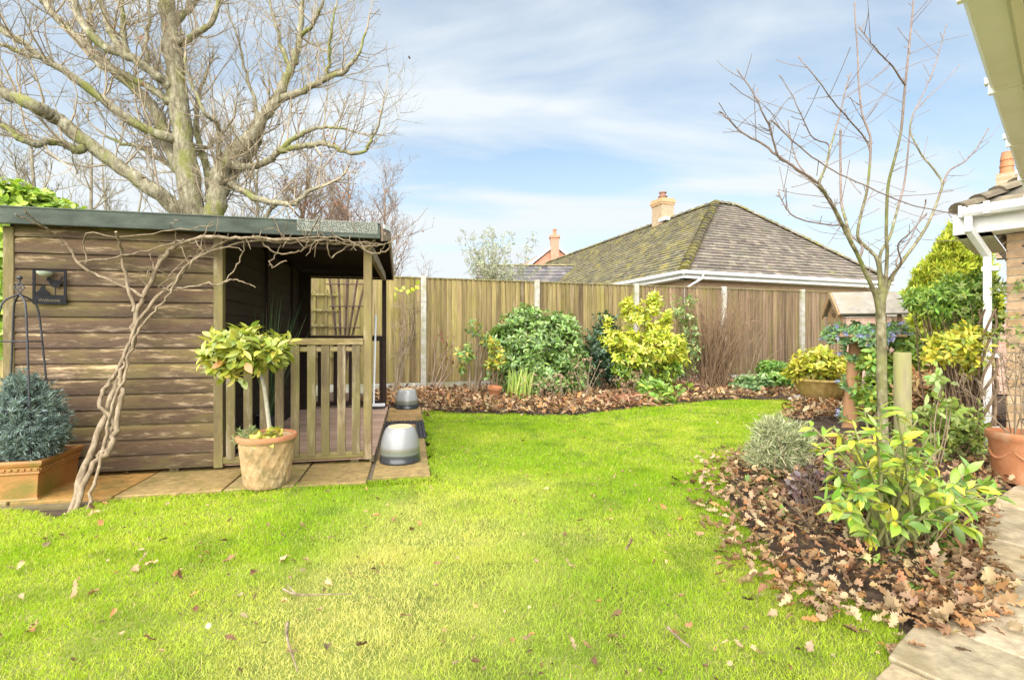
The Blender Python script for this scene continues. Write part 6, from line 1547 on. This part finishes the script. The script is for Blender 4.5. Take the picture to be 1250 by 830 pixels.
straw = rng.random(n) < (.05 + .12*dry); colr[straw] = np.array([.55, .47, .2])*rng.uniform(.7, 1.1, (straw.sum(), 1))
colr = np.clip(colr, .01, .8)
Ln = .027*hgt*(.75+.25*GS); Wd = .0026*GS
lean = rng.normal(0, .55, (n, 2)); D = np.stack([lean[:, 0], lean[:, 1], np.ones(n)], 1)
an = rng.uniform(0, 6.28, n); Nn = np.stack([np.cos(an), np.sin(an), np.full(n, .2)], 1)
d = nrm(D); s = nrm(np.cross(d, Nn)); nn_ = nrm(np.cross(s, d)); base = np.stack([GX, GY, np.zeros(n)], 1)
L1 = Ln[:, None]; W1 = Wd[:, None]
Vv = np.stack([base - s*W1*.5, base + s*W1*.5, base + d*L1*.55 + nn_*L1*.06 + s*W1*.42, base + d*L1*.55 + nn_*L1*.06 - s*W1*.42, base + d*L1 + nn_*L1*.32 - [0, 0, .0]], 1)
q4 = np.arange(n)[:, None]*5
quad = np.concatenate([q4+0, q4+1, q4+2, q4+3], 1); tri = np.concatenate([q4+3, q4+2, q4+4, q4+4], 1)
# the tip triangle is stored as a narrow quad
Vq = np.concatenate([Vv, (base + d*L1 + nn_*L1*.32 + s*W1*.08)[:, None]], 1); q6 = np.arange(n)[:, None]*6
me = np_mesh('grass', Vq.reshape(-1, 3), np.concatenate([np.concatenate([q6, q6+1, q6+2, q6+3], 1), np.concatenate([q6+3, q6+2, q6+5, q6+4], 1)]), np.repeat(colr, 6, 0))
props(link_mesh('grass', me, M_grass), 'bright yellow green mown grass covering the lawn', 'grass', kind='stuff')

LITT = [(.3, .19, .1), (.4, .28, .16), (.2, .115, .06), (.38, .28, .17), (.13, .075, .04), (.33, .17, .07), (.26, .18, .11)]
def litter(x, y, z, sz, cols=LITT):
    k = len(x); h_ = rng.uniform(0, 6.28, k)
    return leaves_data(np.stack([x, y, z], 1), np.stack([np.cos(h_), np.sin(h_), rng.normal(.05, .3, k)], 1), np.stack([rng.normal(0, .4, k), rng.normal(0, .4, k), np.ones(k)], 1), sz*rng.uniform(.6, 1.2, k), sz*rng.uniform(.45, .75, k), pick(cols, k, .15), OAK, rng.normal(.3, .45, k), rng.normal(.12, .3, k), .07)
def back_bed(x, y):
    w = (x-FA.x)*FN.x + (y-FA.y)*FN.y
    return (~inlawn(x, y) | (poly_dist(x, y, lawn) < rng.uniform(-.05, .16, np.shape(x)))) & (w < -.03) & ~(((x-S0.x)*D1.x + (y-S0.y)*D1.y < 3.25) & ((x-S0.x)*D2.x + (y-S0.y)*D2.y < 3.42)) & (y > 5.5) & ((x < 6.5))
x, y = scatter(16000, -2.6, 6.6, 6.4, 12.6, back_bed); n = len(x)
keep = rng.random(n) < np.where(x > 3, .75, 1.0); x, y = x[keep], y[keep]; n = len(x)
leaf_obj('leaf_litter', M_dry, None, [litter(x, y, .05 + np.abs(rng.normal(0, .035, n)), .1)]); o_ = bpy.data.objects['leaf_litter']
props(o_, 'carpet of dead brown leaves on the bed along the back fence', 'leaf litter', kind='stuff')
inpat = lambda x, y: in_poly(x, y, patio)
def right_bed(x, y): return (~inlawn(x, y)) & (~inpat(x, y)) & (y < 7.0) & ((x-K.x)*U.x + (y-K.y)*U.y < -.02) & (x > .8)
x, y = scatter(32000, .8, 5.6, 1.5, 7.2, right_bed); n = len(x); dn = np.where(y > 4.4, .35, np.where(poly_dist(x, y, lawn) < .3, .6, .55)); keep = rng.random(n) < dn; x, y = x[keep], y[keep]; n = len(x)
parts = [litter(x, y, .045 + np.abs(rng.normal(0, .025, n)), .058)]
# drifts spilling over the lawn edge and on to the paving
edge = [np.array(tuple(G(*q).xy)) for q in lawn_px_right[3:]]
ex, ey = [], []
for i in range(1500):
    j = random.randrange(len(edge)-3); f = random.random(); q = edge[j]*(1-f) + edge[j+1]*f
    ex.append(q[0] + rng.normal(0, .13) - abs(rng.normal(0, .08))); ey.append(q[1] + rng.normal(0, .12))
ex, ey = np.array(ex), np.array(ey)
k_ = inlawn(ex, ey) & (rng.random(len(ex)) < .4)
parts.append(litter(ex[k_], ey[k_], .022 + .01*np.abs(rng.normal(size=k_.sum())), .058))
pe = [np.array(tuple(G(*q).xy)) for q in [(1100, 760), (1140, 742), (1178, 700), (1195, 660), (1206, 622)]]
ex, ey = [], []
for i in range(420):
    j = random.randrange(2) if random.random() < .7 else random.randrange(len(pe)-1); f = random.random(); q = pe[j]*(1-f) + pe[j+1]*f
    sp = .09 if j < 2 else .03
    ex.append(q[0] + abs(rng.normal(0, sp))); ey.append(q[1] + rng.normal(0, sp*.7))
parts.append(litter(np.array(ex), np.array(ey), .03 + .012*np.abs(rng.normal(size=len(ex))), .072))
leaf_obj('leaf_litter', M_dry, None, parts); o_ = bpy.data.objects['leaf_litter.001']
props(o_, 'drift of dead oak leaves over the right bed and its edges', 'leaf litter', kind='stuff')

# crumbs of leaf and bark caught in the turf
x, y = scatter(2600, -4, 3.5, 1.4, 8.5, lambda x, y: inlawn(x, y) & vis(x, y)); k_ = vnoise(x+5, y+5, 1.7, 12) > rng.uniform(.15, .75, len(x)); x, y = x[k_], y[k_]
leaf_obj('leaf_litter', M_dry, None, [litter(x, y, .016 + .008*rng.random(len(x)), .021, [(.16, .09, .05), (.26, .17, .09), (.09, .055, .03), (.36, .26, .15)])]); o_ = bpy.data.objects['leaf_litter.002']
props(o_, 'small crumbs of brown leaf and bark caught in the mown turf', 'leaf litter', kind='stuff')
# single leaves one could pick up
def single(x, y, z, sz, label, group, cols=LITT):
    v_, f_, c_ = litter(np.array([x]), np.array([y]), np.array([z]), sz, cols)
    me = np_mesh('fallen_leaf', v_ - np.array([x, y, z]), f_, c_); o = link_mesh('fallen_leaf', me, M_dry); o.location = (x, y, z)
    return props(o, label, 'leaf', group)
random.seed(130)
pxs = [(random.uniform(20, 1000), random.uniform(520, 825)) for _ in range(110)] + [(138, 707), (172, 694), (222, 645), (196, 668), (124, 650), (350, 600), (168, 680), (135, 763), (85, 738), (280, 645), (270, 666), (243, 685), (310, 700), (215, 712), (175, 700), (232, 735), (190, 790), (90, 812), (540, 690), (660, 605), (625, 795), (585, 815), (700, 700), (560, 640), (765, 590), (820, 520), (860, 540), (790, 560), (640, 540), (700, 530), (590, 525), (725, 740), (830, 735), (870, 690), (800, 655), (905, 600), (880, 632), (945, 628), (965, 650), (985, 805), (1020, 755), (935, 720), (968, 708), (995, 735), (830, 780), (480, 640), (455, 700), (400, 660), (372, 690), (300, 760), (345, 745), (505, 760), (700, 640), (640, 655), (745, 640), (610, 570), (680, 570), (870, 575), (915, 690), (760, 605), (850, 600), (925, 512), (840, 505), (545, 560), (660, 690), (720, 800), (860, 820), (935, 760), (900, 790), (655, 780), (690, 540), (730, 520), (880, 520), (560, 590), (20, 700), (60, 665), (40, 780), (330, 650)]
for (px, py) in pxs:
    q = G(px + random.uniform(-3, 3), py + random.uniform(-3, 3))
    if in_poly(np.array([q.x]), np.array([q.y]), lawn)[0]: single(q.x, q.y, .028, random.uniform(.028, .06), 'curled dry brown oak leaf lying loose on the lawn', 'dead leaves scattered on the lawn')
for (px, py) in [(1200, 745), (1215, 730), (1178, 765), (1195, 770), (1160, 785), (1210, 775), (1230, 745), (1165, 800), (1140, 770), (1180, 740), (1245, 690), (1222, 655), (1105, 795), (1145, 755), (1225, 760)]:
    q = G(px, py); single(q.x, q.y, .034, random.uniform(.05, .085), 'crisp brown oak leaf lying on the patio slabs', 'dead leaves blown on the patio')
for (px, py) in [(150, 578), (168, 572), (210, 571), (232, 568), (290, 566), (375, 562), (105, 630), (118, 622), (132, 616), (466, 540), (360, 563), (195, 574)]:
    q = G(px, py, .03); single(q.x, q.y, .036, random.uniform(.05, .08), 'brown leaf caught on the paving at the foot of the summerhouse', 'dead leaves along the summerhouse footing')
def stick(pxl, r, label, extra=()):
    pts = smooth_path([G(*q) + Vector((0, 0, .03)) for q in pxl], 4); o = thing('fallen_stick', label, 'stick', pts[0]); mb = MB(); mb.tube(pts, [r*(1-.06*k) for k in range(len(pts))], 6)
    for e in extra: mb.tube([G(*e[0]) + Vector((0, 0, .03)), G(*e[1]) + Vector((0, 0, .045))], [r*.6, r*.3], 5)
    mb.build('twig', M_palestem, o, smooth=60)
stick([(346, 727), (362, 734), (392, 734), (430, 733)], .006, 'thin forked stick lying flat on the left half of the lawn', [((362, 734), (350, 726)), ((370, 734), (358, 738))])
stick([(351, 770), (350, 785), (355, 805), (364, 832)], .007, 'pale bent stick at the bottom edge of the lawn')
stick([(815, 775), (830, 790), (842, 800)], .006, 'short dark stick on the right half of the lawn')
lb_ = G(1212, 712)
mb = MB(); mb.obox(lb_ + Vector((0, 0, .03)), Vector((.03, -.012, 0)), Vector((.005, .012, 0)), (0, 0, .0015)); props(mb.build('plant_label', M_white), 'small white plastic plant label dropped on the patio edge', 'plant label')
